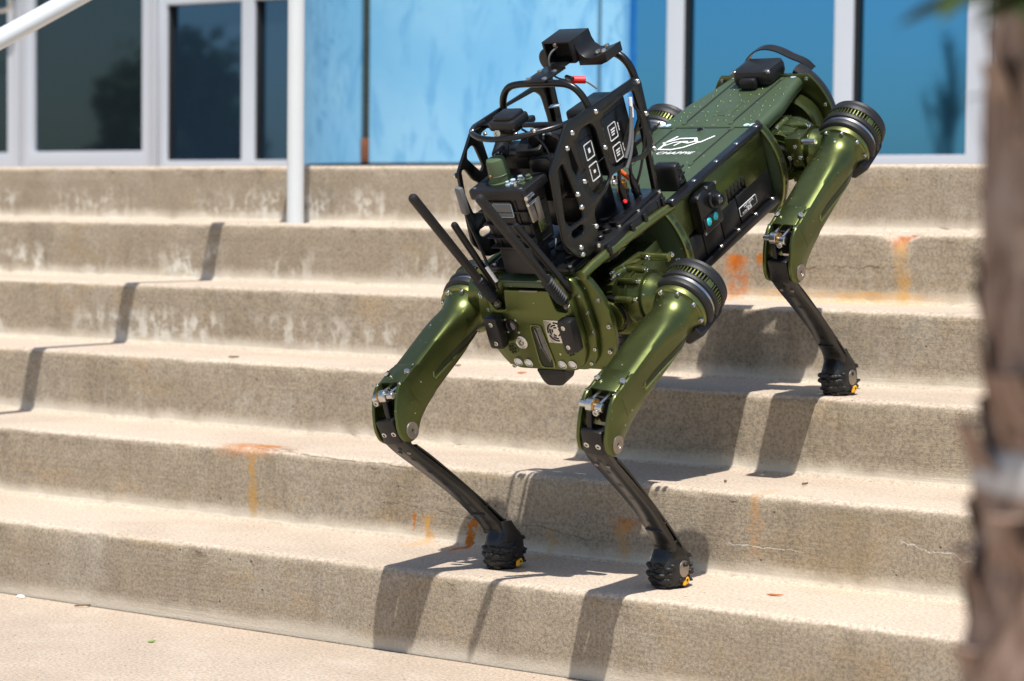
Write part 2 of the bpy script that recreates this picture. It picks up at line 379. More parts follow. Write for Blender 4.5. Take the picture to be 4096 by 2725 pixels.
# profile of the flight, from the landing down to the foot of the last riser
prof = []
rn, rc = .017, .011
prof.append((2.42, 0.0)); prof.append((1.2, 0.0)); prof.append((.3, 0.0)); prof.append((.08, 0.0))
for k in range(6):
    y0, z0 = -k * T, -k * H
    prof.append((y0 + rn + .012, z0))
    for i in range(6):
        a = radians(90 * i / 5); prof.append((y0 + rn - rn * sin(a), z0 - rn + rn * cos(a)))
    zb = z0 - H
    prof.append((y0, z0 - H * .36)); prof.append((y0, z0 - H * .68))
    if k < 5:
        for i in range(5):
            a = radians(90 * i / 4); prof.append((y0 - rc + rc * cos(a), zb + rc - rc * sin(a)))
        prof.append((y0 - .09, zb)); prof.append((y0 - .18, zb))
    else: prof.append((y0, zb - .03))
X0, X1, NX = -11.0, 1.2, 760
def spall(x, y, z):
    d = (x + 2.412) / .05; zz = (z + .150) / .022
    if abs(y + .305) < .04 and abs(d) < 1.2 and z > -.19 and z < -.14:
        q = max(0, 1 - d * d) * (1 - max(0, (-.150 - z) / .04))
        return q
    return 0
vs = []; fs = []
rnd = random.Random(3)
ph = [(rnd.uniform(.4, 9), rnd.uniform(0, 6.3), rnd.uniform(.3, 1)) for _ in range(14)]
def und(x, k): return sum(sin(x * f + p + k * 1.7) * a / (f + 1) for f, p, a in ph) * .0011
xs = [X0 + (X1 - X0) * i / NX for i in range(NX + 1)]
for x in xs:
    for j, (y, z) in enumerate(prof):
        k = int(max(0, -z / H + .3)); e = und(x, k) if z < .5 and y < .3 else 0
        chip = (rnd.random() ** 10) * .004
        q = spall(x, y, z)
        yy = y + e * .8 + (chip if abs((z / H) - round(z / H)) < .2 else 0) + q * .016 * (1 + .4 * rnd.random())
        vs.append((x, yy, z + e * .5 - q * .010 * rnd.random() - q * .004))
n = len(prof)
for i in range(NX):
    for j in range(n - 1): fs.append((i * n + j, (i + 1) * n + j, (i + 1) * n + j + 1, i * n + j + 1))
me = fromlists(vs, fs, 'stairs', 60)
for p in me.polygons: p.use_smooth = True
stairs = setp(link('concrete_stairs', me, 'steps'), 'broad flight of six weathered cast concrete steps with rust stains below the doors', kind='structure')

# pavement: two slabs with a recessed joint between them, and the ground beyond
def quad(name, x0, x1, y0, y1, z, mat, kind='structure', label=None):
    me = bpy.data.meshes.new(name); me.from_pydata([(x0, y0, z), (x1, y0, z), (x1, y1, z), (x0, y1, z)], [], [(0, 1, 2, 3)])
    return setp(link(name, me, mat), label, kind=kind)
box('pavement', V(.12, -5.53, -.95), (7.84, 8.0, .1), 'slab', None, bev=.004)['kind'] = 'structure'
box('pavement', V(-7.81, -5.53, -.95), (7.98, 8.0, .1), 'slab', None, bev=.004)['kind'] = 'structure'
quad('ground', -700, 700, -700, 700, -1.01, 'lawn')

# ------------------------------------------------------------------ building
WY = 2.4
bld = bpy.data.objects.new('building', None); COL.objects.link(bld); bld.location = (-6, WY, 0)
setp(bld, 'building front with white framed glass doors, a bright blue curved wall and tall blue windows', 'building')
def bl(o):   # parent in place
    o.parent = bld; o.matrix_parent_inverse = Matrix.Translation((6, -WY, 0)); return o
HT = 3.2
def upright(name, x0, x1, par=None, y0=WY - .03, y1=WY + .07, z0=0, z1=HT, mat='frame'):
    o = box(name, V((x0 + x1) / 2, (y0 + y1) / 2, (z0 + z1) / 2), (x1 - x0, y1 - y0, z1 - z0), mat, None, bev=.004)
    if par is None: return bl(o)
    o.parent = par; o.matrix_parent_inverse = Matrix.Identity(4); return o
def subpar(o, par):
    o.parent = par; return o
def door(x0, x1, gx0, gx1, gz0, gz1, glassmat, handle=None):
    """a door leaf: its stiles and rails are one frame, glass, handle"""
    outer = [(x0, .012), (x1, .012), (x1, gz1 + .1), (x0, gz1 + .1)]; hole = [(gx0, gz0), (gx1, gz0), (gx1, gz1), (gx0, gz1)]
    d = bl(link('door', plate_me(outer, [hole], .045, V(0, WY - .005, 0), V(1, 0, 0), V(0, 0, 1), V(0, -1, 0), bev=.003), 'frame'))
    g = box('pane', V((gx0 + gx1) / 2, WY + .002, (gz0 + gz1) / 2), (gx1 - gx0 + .02, .008, gz1 - gz0 + .02), glassmat, None, bev=0)
    g.parent = d
    if handle:
        hx0, hx1, hz = handle
        h = link('pull_handle', tube_me([(hx0, WY - .02, hz + .22), (hx0, WY - .08, hz + .21), (hx0, WY - .085, hz), (hx0 + .03, WY - .085, hz - .02), (hx1 - .03, WY - .085, hz - .02), (hx1, WY - .085, hz), (hx1, WY - .08, hz + .21), (hx1, WY - .02, hz + .22)], .011, 10, smooth=2), 'steel'); h.parent = d
    return d
door(-8.98, -8.10, -8.90, -8.168, .115, 2.2, 'glassdark')
d2 = door(-8.086, -7.30, -8.012, -7.344, .118, 2.2, 'glassdark', (-8.25, -8.075, .745))
upright('door_frame', -7.294, -7.258); 
# sidelight beside the doors, of two panes
def window(x0, x1, z0, z1, gm, bars, zb=.012):
    outer = [(x0, zb), (x1, zb), (x1, z1 + .08), (x0, z1 + .08)]
    holes = []
    for a, b in bars: holes.append([(a, z0), (b, z0), (b, z1), (a, z1)])
    wv = bl(link('window', plate_me(outer, holes, .06, V(0, WY + .004, 0), V(1, 0, 0), V(0, 0, 1), V(0, -1, 0), bev=.003), 'frame'))
    for a, b in bars:
        g = box('pane', V((a + b) / 2, WY + .012, (z0 + z1) / 2), (b - a + .02, .008, z1 - z0 + .02), gm, None, bev=0); g.parent = wv
        k_ = box('shade_strip', V(a + .006, WY - .004, (z0 + z1) / 2), (.011, .022, z1 - z0 - .004), 'dark', None, bev=.001); k_.parent = wv  # dark strip standing in for the shadow gap beside the recessed glass
    return wv
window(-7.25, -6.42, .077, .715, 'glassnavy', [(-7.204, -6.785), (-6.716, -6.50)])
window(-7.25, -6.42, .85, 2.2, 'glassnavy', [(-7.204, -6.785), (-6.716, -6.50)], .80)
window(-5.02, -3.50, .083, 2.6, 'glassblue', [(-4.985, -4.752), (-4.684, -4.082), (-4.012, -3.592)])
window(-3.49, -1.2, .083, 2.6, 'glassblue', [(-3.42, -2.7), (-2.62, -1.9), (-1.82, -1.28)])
# curved blue wall of panels between dark joints
def arcp(x):    # bulge toward the stairs
    a, b = -6.452, -4.93; t = min(max((x - a) / (b - a), 0), 1); return WY - .035 - .26 * (4 * t * (1 - t)) ** .75
def bluepanel(x0, x1, z0=.058, z1=HT):
    vs = []; fs = []; N = 28
    for i in range(N + 1):
        x = x0 + (x1 - x0) * i / N; y = arcp(x)
        vs += [(x, y, z0), (x, y, z1), (x, y + .05, z1), (x, y + .05, z0)]
    for i in range(N):
        for k in range(4): a = i * 4 + k; b = i * 4 + (k + 1) % 4; fs.append((a, b, b + 4, a + 4))
    fs += [(0, 1, 2, 3), (N * 4, N * 4 + 1, N * 4 + 2, N * 4 + 3)]
    return bl(link('wall_panel', fromlists(vs, fs, ang=40), 'blue'))
bluepanel(-6.452, -5.950); bluepanel(-5.898, -4.996); bluepanel(-4.984, -4.93)
bl(link('joint_seal', box_me(V(-5.9235, arcp(-5.9235) + .028, 1.65), (.046, .03, 3.1), bev=.004), 'seal'))
bl(link('joint_seal', box_me(V(-4.990, arcp(-4.990) + .028, 1.65), (.015, .03, 3.1), bev=.002), 'seal'))
bl(link('rusty_bracket', box_me(V(-5.922, arcp(-5.922) + .008, .105), (.032, .03, .09), bev=.006), 'sealrust'))
vs = []; fs = []
for i in range(41):
    x = -6.452 + 1.522 * i / 40; y = arcp(x) + .012; vs += [(x, y, 0), (x, y, .048), (x, y + .06, .048), (x, y + .06, 0)]
for i in range(40):
    for k in range(4): a = i * 4 + k; b = i * 4 + (k + 1) % 4; fs.append((a, b, b + 4, a + 4))
bl(link('plinth', fromlists(vs, fs), 'frame'))
bl(box('wall', V(-6.0, WY + .30, 1.6), (12.0, .2, 3.3), 'dark', None, bev=0))
bl(box('lintel', V(-6.0, WY + .05, 3.35), (12.2, .5, .4), 'frame', None, bev=.01))

# ------------------------------------------------------------------ hand rail
rail = bpy.data.objects.new('handrail', None); COL.objects.link(rail)
RX, RY = -4.166, -.225; rail.location = (RX, RY, -.15)
setp(rail, 'white enamelled tube handrail whose post stands on the second step left of the robot', 'handrail')
def rp(o): o.parent = rail; o.matrix_parent_inverse = Matrix.Translation((-RX, -RY, .15)); return o
m_ = .478; zc = .2615 + m_ * 1.189
def rz(y): return zc + m_ * y
bend = [(RX, RY, rz(RY) - .09), (RX, RY - .012, rz(RY) - .03)]
rp(tube('post', [(RX, RY, -.152), (RX, RY, .2), (RX, RY, rz(RY) - .12)], .0218, 'pole', None, 28))
rp(tube('rail', [(RX, RY, rz(RY) - .125), (RX, RY, rz(RY) - .07), (RX, RY - .02, rz(RY) - .025), (RX, RY - .07, rz(RY - .07)), (RX, -1.0, rz(-1.0)), (RX, -1.75, rz(-1.75)), (RX, -1.83, rz(-1.8) - .05), (RX, -1.84, rz(-1.8) - .12)], .0218, 'pole', None, 28, smooth=2))
rp(tube('post', [(RX, -1.84, -.905), (RX, -1.84, -.5), (RX, -1.84, rz(-1.8) - .115)], .0218, 'pole', None, 28))

# ------------------------------------------------------------------ palm trunk close to the camera on the right
px, py = -.577, -3.352
palm = bpy.data.objects.new('palm_tree', None); COL.objects.link(palm); palm.location = (px, py, -.9)
setp(palm, 'shaggy brown palm trunk out of focus close to the lens at the right edge', 'palm tree')
prof_t = []
rt = random.Random(5)
for i in range(120):
    z = i / 119 * 2.2; r = .161 - .020 * z + .006 * sin(z * 17) + .004 * rt.random()
    if .60 < z < .63: r += .006
    prof_t.append((z, r))
lathe('trunk', (0, 0, 0), (0, 0, 1), prof_t, 'bark', palm, 40)
vs = []; fs = []
for i in range(520):      # leaf-base scars as overlapping fibrous scales
    z = .02 + 2.1 * i / 520; a = i * 2.39996; r = .151 - .020 * z
    d = V(cos(a), sin(a), 0); tg = V(-sin(a), cos(a), 0); w_ = .030 + .012 * rt.random(); h_ = .05 + .03 * rt.random(); o_ = .010 + .016 * rt.random()
    b = len(vs); tw = (rt.random() - .5) * .04
    vs += [d * r + tg * -w_ + V(0, 0, z), d * r + tg * w_ + V(0, 0, z), d * (r + o_) + tg * (w_ * .5 + tw) + V(0, 0, z + h_), d * (r + o_) + tg * (-w_ * .5 + tw) + V(0, 0, z + h_), d * (r - .01) + tg * tw + V(0, 0, z + h_ * 1.05)]
    fs += [(b, b + 1, b + 2, b + 3), (b + 3, b + 2, b + 4)]
setp(link('leaf_scars', fromlists(vs, fs, ang=20), 'bark', palm), kind='stuff')
for z in (.620,): lathe('bark_ring', (0, 0, z - .022), (0, 0, 1), [(0, .146), (.006, .151), (.022, .154), (.038, .151), (.044, .146)], 'barkring', palm, 40)
vs = []; fs = []
for fidx, (a0, dz) in enumerate([(4.3, .0), (4.55, -.005), (4.9, .0), (5.3, .01), (4.5, .02), (4.8, .02), (.3, .06), (1.5, .06), (3.3, .07)]):
    for i in range(30):
        s = i / 29; r = .13 + .09 * s; zz = .925 + dz + .05 * s - .06 * s * s
        for sd in (-1, 1):
            c_ = V(cos(a0) * r, sin(a0) * r, zz); tg = V(-sin(a0), cos(a0), 0) * sd
            L = .045 * (1 - s * .5); b = len(vs)
            vs += [c_, c_ + V(cos(a0), sin(a0), 0) * .014, c_ + tg * L + V(cos(a0), sin(a0), 0) * .03 - V(0, 0, .015)]
            fs.append((b, b + 1, b + 2))
setp(link('frond', fromlists(vs, fs, ang=20), 'leaf', palm), kind='stuff')

# ------------------------------------------------------------------ trees behind the camera, seen in the glass
def tree(loc, h, r, bare=False, label='', seed=1):
    g = random.Random(seed); t = bpy.data.objects.new('tree', None); COL.objects.link(t); t.location = loc
    setp(t, label, 'tree')
    branches = []
    def grow(p, d, L, rad, lv):
        q = p + d * L; branches.append((p, q, rad)); 
        if lv == 0: return
        for _ in range(4 if lv > 1 else 3):
            nd = (d + V(g.uniform(-1, 1), g.uniform(-1, 1), g.uniform(-.1, .5)) * (.26 if bare else .8)).normalized()
            grow(p + d * L * g.uniform(.45, 1), nd, L * .62, rad * .5, lv - 1)
    grow(V(0, 0, 0), V(0, 0, 1), h * .42, h * .016, 4 if bare else 3)
    ms = [tube_me([a, (a + b) / 2, b], rad, 5) for a, b, rad in branches]
    link('trunk', join(ms), 'bark2', t)
    if not bare:
        vs = []; fs = []
        for _ in range(4200):
            v = V(g.gauss(0, 1), g.gauss(0, 1), g.gauss(0, 1)).normalized() * g.random() ** .4
            lump = 1 + .35 * sin(v.x * 5 + seed) * sin(v.z * 6) + .2 * sin(v.y * 9)
            c_ = V(v.x * r * lump, v.y * r * lump, h * .62 + v.z * h * .36 * lump); s = g.uniform(.06, .15)
            a = V(g.uniform(-1, 1), g.uniform(-1, 1), g.uniform(-1, 1)).normalized() * s; b_ = a.cross(V(g.uniform(-1, 1), g.uniform(-1, 1), g.uniform(-1, 1))).normalized() * s
            b = len(vs); vs += [c_ - a, c_ + b_, c_ + a, c_ - b_]; fs.append((b, b + 1, b + 2, b + 3))
        link('crown', fromlists(vs, fs, ang=20), 'foliage', t)
tree((-22.5, -13.2, -1), 3.0, .9, False, 'leafy green tree reflected in the glass of the left door', 2)
tree((-25.5, -16.0, -1), 1.9, .9, False, 'low round bush reflected near the foot of the left door', 5)
tree((-13.15, -16.5, -1), 3.3, 1, True, 'bare branching tree reflected in the right blue window', 9)

# ------------------------------------------------------------------ litter on the steps
def scrap(name, p, pts, z, mat, label, cat, rot=0, th=.0015):
    o = link(name, plate_me([(a * cos(rot) - b * sin(rot), a * sin(rot) + b * cos(rot)) for a, b in pts], [], th, V(0, 0, th), V(1, 0, 0), V(0, 1, .12).normalized(), V(0, -.12, 1).normalized(), bev=.0003), mat)
    o.location = (p[0], p[1], z); return setp(o, label, cat)
leafp = [(-.010, 0), (-.004, .006), (.003, .004), (.010, .001), (.005, -.003), (.001, -.006), (-.006, -.004)]
scrap('dry_leaf', (-3.02, -.80), leafp, -.449, 'dry', 'small orange dry leaf on the tread behind the front of the robot', 'leaf', .6)
scrap('dry_leaf', (-2.425 + .35, -1.36), [(a * 1.5, b * .6) for a, b in leafp], -.749, 'dry', 'thin orange leaf lying on the tread near the palm trunk', 'leaf', .2)
scrap('wood_chip', (-3.78, -.86), [(a * 1.3, b * .6) for a, b in leafp], -.449, 'chip', 'brown chip of wood on the fourth tread above the dark hole', 'wood chip', .3, .003)
scrap('green_leaf', (-3.153, -1.74), [(a * .8, b * .8) for a, b in leafp], -.899, 'grnleaf', 'tiny bright green leaf scrap on the pavement', 'leaf', 1.2)
tw = tube('twig', [(-.012, -.014, 0), (.004, -.010, .002), (.010, 0, .002), (.004, .012, 0)], .0016, 'chip', None, 6, smooth=2); tw.location = (-3.535, -1.545, -.897); setp(tw, 'curled brown twig on the pavement below the lowest step', 'twig')
pb = lathe('pebble', (0, 0, 0), (0, 0, 1), [(-.002, .004), (.001, .008), (.005, .006), (.007, 0)], 'white', None, 10); pb.location = (-3.715, -1.548, -.899); pb.scale = (1.4, .8, .8); setp(pb, 'pale pebble against the foot of the lowest riser', 'pebble')
g = random.Random(8)
for i, (x, y, k, lb) in enumerate([(-2.52, -1.155, 4, 'dark crumb of bark in the shadow left of the front knee'), (-2.33, -1.11, 4, 'reddish crumb on the shaded tread behind the nearer front leg'), (-2.2, -1.05, 4, 'curved brown seed husk on the sunlit tread behind the nearer front leg'), (-1.83, -1.03, 4, 'dark crumb on the tread close to the palm trunk'), (-2.05, -.42, 2, 'small dark curl of bark on the tread right of the rear knee'), (-3.25, -.72, 3, 'small dark crumb on the tread beside the far front knee')]):
    scrap('bark_crumb', (x, y), [(a * g.uniform(.4, .8), b * g.uniform(.3, .7)) for a, b in leafp], -k * H + .0005, 'chip', lb, 'bark crumb', g.uniform(0, 3), .003)


# ================================================================== ROBOT
# body frame: x forward (down the stairs), y to the robot's left, z up from the deck
PHI = radians(26.3)
O_ = V(-2.44, -1.022, .045); BX = V(0, -cos(PHI), -sin(PHI)); BY = V(1, 0, 0); BZ = BX.cross(BY)
robot = bpy.data.objects.new('robot_dog', None); COL.objects.link(robot)
robot.matrix_world = mat4(O_, BX, BY, BZ)
setp(robot, 'green and black four legged robot walking down the concrete steps', 'robot')
def toB(p): p = Vector(p) - O_; return V(p.dot(BX), p.dot(BY), p.dot(BZ))
rb = random.Random(11)

# --- deck plates
def groove(par, x0, x1, y, z, w_=.0032):
    box('groove', V((x0 + x1) / 2, y, z), (abs(x1 - x0), w_, .0012), 'dark', par, bev=.0004)
    for x in (x0, x1): box('groove_end', V(x, y, z + .0003), (.012, .0075, .0012), 'deck', par, bev=.0004)
deck = plate('mid_deck_plate', [(.002, -.106), (.002, .106), (.335, .106), (.335, -.106)], [], .004, XY(-.002), 'deck', robot)
groove(deck, .006, .158, .061, .0004); groove(deck, .006, .158, -.066, .0004)
lathe('button', (.010, -.005, 0), (0, 0, 1), [(0, .0062), (.0025, .0062), (.003, .0035), (.0045, .0035), (.005, 0)], 'black', deck, 18)
lathe('button_ring', (.010, -.005, 0), (0, 0, 1), [(0, .0082), (.0012, .0082), (.0014, .006)], 'steel', deck, 18, cap=False)
# print on the deck
def text(name, body, mat_, par, size, o, X, Y, shear=0, sx=1.0, align='CENTER', ext=.0002, sp=1.0):
    cu = bpy.data.curves.new('t', 'FONT'); cu.body = body; cu.size = size; cu.align_x = align; cu.align_y = 'CENTER'; cu.extrude = ext; cu.shear = shear; cu.space_character = sp; cu.offset = size * .012
    ob = bpy.data.objects.new('t', cu); COL.objects.link(ob); bpy.context.view_layer.update()
    me = bpy.data.meshes.new_from_object(ob.evaluated_get(bpy.context.evaluated_depsgraph_get())); bpy.data.objects.remove(ob)
    X = Vector(X).normalized(); Y = Vector(Y).normalized(); me.transform(Matrix.Diagonal((sx, 1, 1, 1))); me.transform(mat4(o, X, Y, X.cross(Y))); me.materials.clear()
    return link(name, me, mat_, par)
text('name_print', 'CHAPPIE', 'white', deck, .0150, V(.1135, -.002, .0010), (0, 1, 0), (-1, 0, 0), .35, 1.27, sp=1.08)
def stroke(pts, wd, o, X, Y, z=.0008):
    out = []
    P = [Vector(p) for p in pts]
    L = []; R = []
    for i, p in enumerate(P):
        if i == 0: t = (P[1] - p).normalized(); k = 1
        elif i == len(P) - 1: t = (p - P[-2]).normalized(); k = 1
        else:
            a = (p - P[i - 1]).normalized(); b = (P[i + 1] - p).normalized(); t = (a + b).normalized(); k = 1 / max(.5, t.dot(a))
        nn = Vector((-t.y, t.x)) * wd / 2 * k; L.append(p + nn); R.append(p - nn)
    return plate_me([q[:] for q in L + R[::-1]], [], .0004, o, X, Y, X.cross(Y), bev=0)
def c2(x, y):     # emblem drawing grid to deck metres
    return ((x - 620) * .000345, (835 - y) * .00066)
lg = [[(492, 830), (527, 788)], [(480, 833), (560, 802), (655, 800), (692, 828), (712, 826), (757, 786)], [(652, 800), (672, 820), (640, 832), (600, 826)],
      [(500, 835), (500, 874), (580, 876), (640, 862), (700, 828)], [(505, 852), (545, 828), (600, 822), (628, 822)], [(592, 824), (568, 850)]]
link('emblem', join([stroke([c2(*p) for p in s_], .0044 if i < 4 else .0032, V(.071, -.0035, .0010), V(0, 1, 0), V(-1, 0, 0)) for i, s_ in enumerate(lg)]), 'white', deck)
# --- rear deck with rolled edges
def rdw(x):    # half width of the rear deck
    pts = [(0, .110), (-.05, .1085), (-.11, .105), (-.155, .095), (-.20, .086), (-.245, .081)]
    for (a, wa), (b, wb) in zip(pts, pts[1:]):
        if x >= b: return wa + (wb - wa) * (x - a) / (b - a)
    return pts[-1][1]
vs = []; fs = []; NR = 24; sec = []
for i in range(NR + 1):
    x = -.002 - .243 * i / NR; w_ = rdw(x); row = []
    prof2 = [(w_ - .012, 0)] + [(w_ - .012 + .012 * sin(radians(a)), -.012 + .012 * cos(radians(a))) for a in (20, 40, 60, 80, 100, 125)] + [(w_ - .003, -.024), (w_ - .010, -.020)]
    row = [(-a, b) for a, b in prof2[::-1]] + prof2
    sec.append([V(x, a, b) for a, b in row])
m = len(sec[0])
for r in sec: vs += r
for i in range(NR):
    for k in range(m - 1): fs.append((i * m + k, i * m + k + 1, (i + 1) * m + k + 1, (i + 1) * m + k))
rd = link('rear_deck_plate', fromlists(vs, fs, ang=50), 'deck', robot)
sm_ = rd.modifiers.new('s', 'SOLIDIFY'); sm_.thickness = .003; sm_.offset = -1
groove(rd, -.020, -.222, .046, .0006); groove(rd, -.020, -.218, -.056, .0006)
for (x, y) in [(-.010, -.035), (-.010, .012)]: bolt(rd, (x, y, 0), (0, 0, 1), .0038, .0012, 'dull', 'screw')
for (x, y) in [(-.012, -.100), (-.012, -.088), (-.010, .084), (-.010, .096), (-.235, -.066), (-.232, .066)]: lathe('sticker_dot', (x, y, .0002), (0, 0, 1), [(0, .0058), (.0006, .0058), (.0008, 0)], 'sticker', rd, 18)
riv = []
for r_, x in enumerate([-.034, -.052, -.074, -.098, -.124, -.150, -.176]):
    for y in (-.088, -.074, -.036, -.016, .008, .026, .064, .080):
        if abs(y) < rdw(x) - .016: riv.append((x + rb.uniform(-.003, .003), y + (.006 if r_ % 2 else 0)))
for x, y in riv: bolt(rd, (x, y, 0), (0, 0, 1), .0023, .0012, 'green', 'rivet', 'dome')
for x, y in [(-.055, -.008), (-.055, .022), (-.118, -.010), (-.118, .020), (-.072, -.046), (-.110, .052)]: bolt(rd, (x, y, 0), (0, 0, 1), .0034, .0010, 'steel', 'screw')
box('bare_patch', V(-.086, .006, .0004), (.062, .030, .0006), 'deck', rd, bev=.0002)
# --- antenna housing on the rear deck and its strap
hb = link('rear_antenna_housing', plate_me(rounded([(-.258, -.037), (-.249, -.043), (-.194, -.043), (-.183, -.034), (-.183, .031), (-.192, .040), (-.248, .042), (-.259, .033)], .014, 5), [], .033, V(0, 0, .0165), V(1, 0, 0), V(0, 1, 0), V(0, 0, 1), bev=.010), 'plastic', robot)
box('connector_boss', V(-.176, 0, .012), (.016, .036, .022), 'plastic', hb, bev=.006)
for y in (-.036, .038): bolt(hb, (-.19, y, .030), (.2, 0, 1), .005, .003, 'steel')
vs = []; fs = []; sp = [V(-.262, -.050, .016), V(-.264, -.044, .030), V(-.267, -.026, .044), V(-.270, -.004, .048), V(-.275, .020, .040), V(-.281, .042, .022), V(-.290, .062, .008), V(-.292, .074, -.010)]
for i in range(3):
    q = [sp[0]]
    for a, b in zip(sp, sp[1:]): q += [a * .75 + b * .25, a * .25 + b * .75]
    sp = q + [sp[-1]]
for i, p in enumerate(sp):
    t = (sp[min(i + 1, len(sp) - 1)] - sp[max(i - 1, 0)]).normalized(); nn = V(1, 0, 0).cross(t).normalized() * .0012; xx = V(.011, 0, 0)
    vs += [p - xx - nn, p + xx - nn, p + xx + nn, p - xx + nn]
for i in range(len(sp) - 1):
    for k in range(4): a = i * 4 + k; b = i * 4 + (k + 1) % 4; fs.append((a, b, b + 4, a + 4))
link('carry_strap', fromlists(vs, fs), 'plastic', robot)

# --- bulkheads
def arcpoly(cy, cz, r, a0, a1, n=28): return [(cy + r * cos(radians(a0 + (a1 - a0) * i / n)), cz + r * sin(radians(a0 + (a1 - a0) * i / n))) for i in range(n + 1)]
def bulkhead(x, th, r, cz, ztop, zbot, holes=True, mat_='green'):
    ta = math.degrees(math.asin(max(-1, min(1, (ztop - cz) / r)))); ba = math.degrees(math.asin(max(-1, min(1, (zbot - cz) / r))))
    right = arcpoly(0, cz, r, ba, ta); left = [(-a, b) for a, b in right[::-1]]
    out = right + left
    hs = [[(a, b) for a, b in arcpoly(0, cz, r - .016, ba + 12, ta - 12, 14)] + [(a, b) for a, b in arcpoly(0, cz, r - .050, ta - 18, ba + 18, 14)]]
    hs.append([(-a, b) for a, b in hs[0]])
    o = plate('bulkhead', out, [], th - (.006 if holes else 0), YZ(x), 'deck' if holes else mat_, robot, bev=.0014)
    if holes:
        for sg in (1, -1): link('rim', plate_me((lambda A_: A_ + [(a_ * .965, cz + (b_ - cz) * .965) for a_, b_ in A_[::-1]])([(sg * a_, b_) for a_, b_ in arcpoly(0, cz, r, ba, ta)]), [], th + .002, *YZ(x), bev=.001), 'green_light', o)
    for sg in (1, -1):
        if holes:
            for a in (40, 24, 6, -12, -28):
                aa = radians(a); p = V(x, sg * r * cos(aa), cz + r * sin(aa)); d = V(0, sg * cos(aa), sin(aa)); rr = .0062 if a in (40, 6) else .0042
                lathe('hole', p - d * .0005, d, [(.0002, rr), (.0009, rr * .98), (.0009, 0)], 'dark', o, 16)
    return o
b1 = bulkhead(.590, .012, .137, -.088, .006, -.178, False)
b2 = bulkhead(.337, .018, .140, -.088, -.004, -.178)
b3 = bulkhead(-.012, .018, .142, -.088, -.006, -.178)
b4 = bulkhead(-.236, .008, .134, -.088, .004, -.175, False)
for sg in (1, -1):
    for a in (42, 20, -2, -24, -44):
        aa = radians(a); bolt(b1, (.5965, sg * .130 * cos(aa), -.088 + .130 * sin(aa)), (1, 0, 0), .0040, .004)
    for a in (42, 14, -14, -40):
        aa = radians(a); bolt(b4, (-.231, sg * .126 * cos(aa), -.088 + .126 * sin(aa)), (1, 0, 0), .0040, .004)
for sg in (1, -1):
    lathe('rear_bumper', (-.241, 0, -.090), (-1, 0, 0), [(0, .100), (0, .118), (.006, .1235), (.020, .123), (.036, .116), (.044, .104), (.044, .090), (.020, .088)], 'rubber', robot, 30, x=(0, sg, 0), arc=(radians(-58), radians(50)) if sg > 0 else (radians(-50), radians(58)))
box('rear_plate', V(-.250, .012, -.012), (.016, .120, .020), 'green', robot, bev=.002)
# --- middle body
core = box('body_core', V(.163, 0, -.078), (.320, .222, .140), 'black', robot, bev=.003)
for sg in (1, -1):
    fr = (V(0, sg * .1135, 0), V(1, 0, 0), V(0, 0, 1), V(0, -sg, 0)) if sg > 0 else (V(0, -.1135, 0), V(1, 0, 0), V(0, 0, 1), V(0, 1, 0))
    if sg > 0: fr = (V(0, .1135, 0), V(1, 0, 0), V(0, 0, 1), V(0, -1, 0))
    pl = [(.002, -.006), (.326, -.006), (.326, -.118), (.300, -.118), (.294, -.074), (.200, -.074), (.194, -.094), (.158, -.094), (.154, -.082), (.152, -.064), (.086, -.064), (.084, -.090), (.050, -.093), (.002, -.093)]
    sp_ = plate('side_panel', pl, [], .005, fr, 'green', robot)
    for i, x in enumerate([.146, .133, .120, .107, .094]):
        box('vent_slot', V(x, sg * .1162, -.0635), (.0075, .0012, .018), 'dark', sp_, bev=.0005)
    if sg > 0:
        for x0, x1 in [(.003, .125), (.129, .189), (.193, .253), (.257, .325)]:
            bt = box('battery_panel', V((x0 + x1) / 2, .1135, -.108), (x1 - x0, .006, .052), 'plastic', robot, bev=.0012)
            if x0 == .003:
                lb = plate('battery_label', rounded([(-.0315, -.0088), (.0315, -.0088), (.0315, .0088), (-.0315, .0088)], .003), [], .0006, (V(.095, .1170, -.1125), V(-1, 0, 0), V(0, 0, 1), V(0, 1, 0)), 'white', bt, bev=.0001)
                plate('label_field', rounded([(-.0300, -.0075), (.0300, -.0075), (.0300, .0075), (-.0300, .0075)], .002), [], .0006, (V(.095, .1174, -.1125), V(-1, 0, 0), V(0, 0, 1), V(0, 1, 0)), 'plastic', bt, bev=.0001)
                text('label_print', 'GHOST ROBOTICS', 'white', bt, .0042, V(.093, .1178, -.1080), (-1, 0, 0), (0, 0, 1), ext=.0001)
                text('label_print', 'Minitaur 3.3C', 'white', bt, .0032, V(.095, .1178, -.1124), (-1, 0, 0), (0, 0, 1), ext=.0001)
                text('label_print', 'BATTERY', 'white', bt, .0040, V(.110, .1178, -.1172), (-1, 0, 0), (0, 0, 1), ext=.0001)
                box('label_patch', V(.093, .1178, -.1170), (.014, .0003, .0052), 'white', bt, bev=0)
                text('label_print', '070', 'dark', bt, .0042, V(.093, .1181, -.1170), (-1, 0, 0), (0, 0, 1), ext=.0001)
    br = box('lower_rail', V(.163, sg * .118, -.143), (.322, .016, .016), 'black', robot, bev=.003)
    for x in (.020, .085, .150, .215, .285): bolt(br, (x, sg * .121, -.135), (0, 0, 1), .0048, .003, 'steel')
    er = plate('edge_rail', rounded([(-.002, -.010), (.330, -.010), (.330, .010), (-.002, .010)], .004), [], .010, (V(0, sg * .115, .002), V(1, 0, 0), V(0, 1, 0), V(0, 0, 1)), 'black', robot, bev=.0022)
    for x in (.010, .085, .160, .240, .318): bolt(er, (x, sg * .116, .0065), (0, 0, 1), .0050, .0016, 'steel', 'screw', 'dome')
box('belly_tray', V(.163, 0, -.158), (.318, .205, .018), 'plastic', robot, bev=.004)
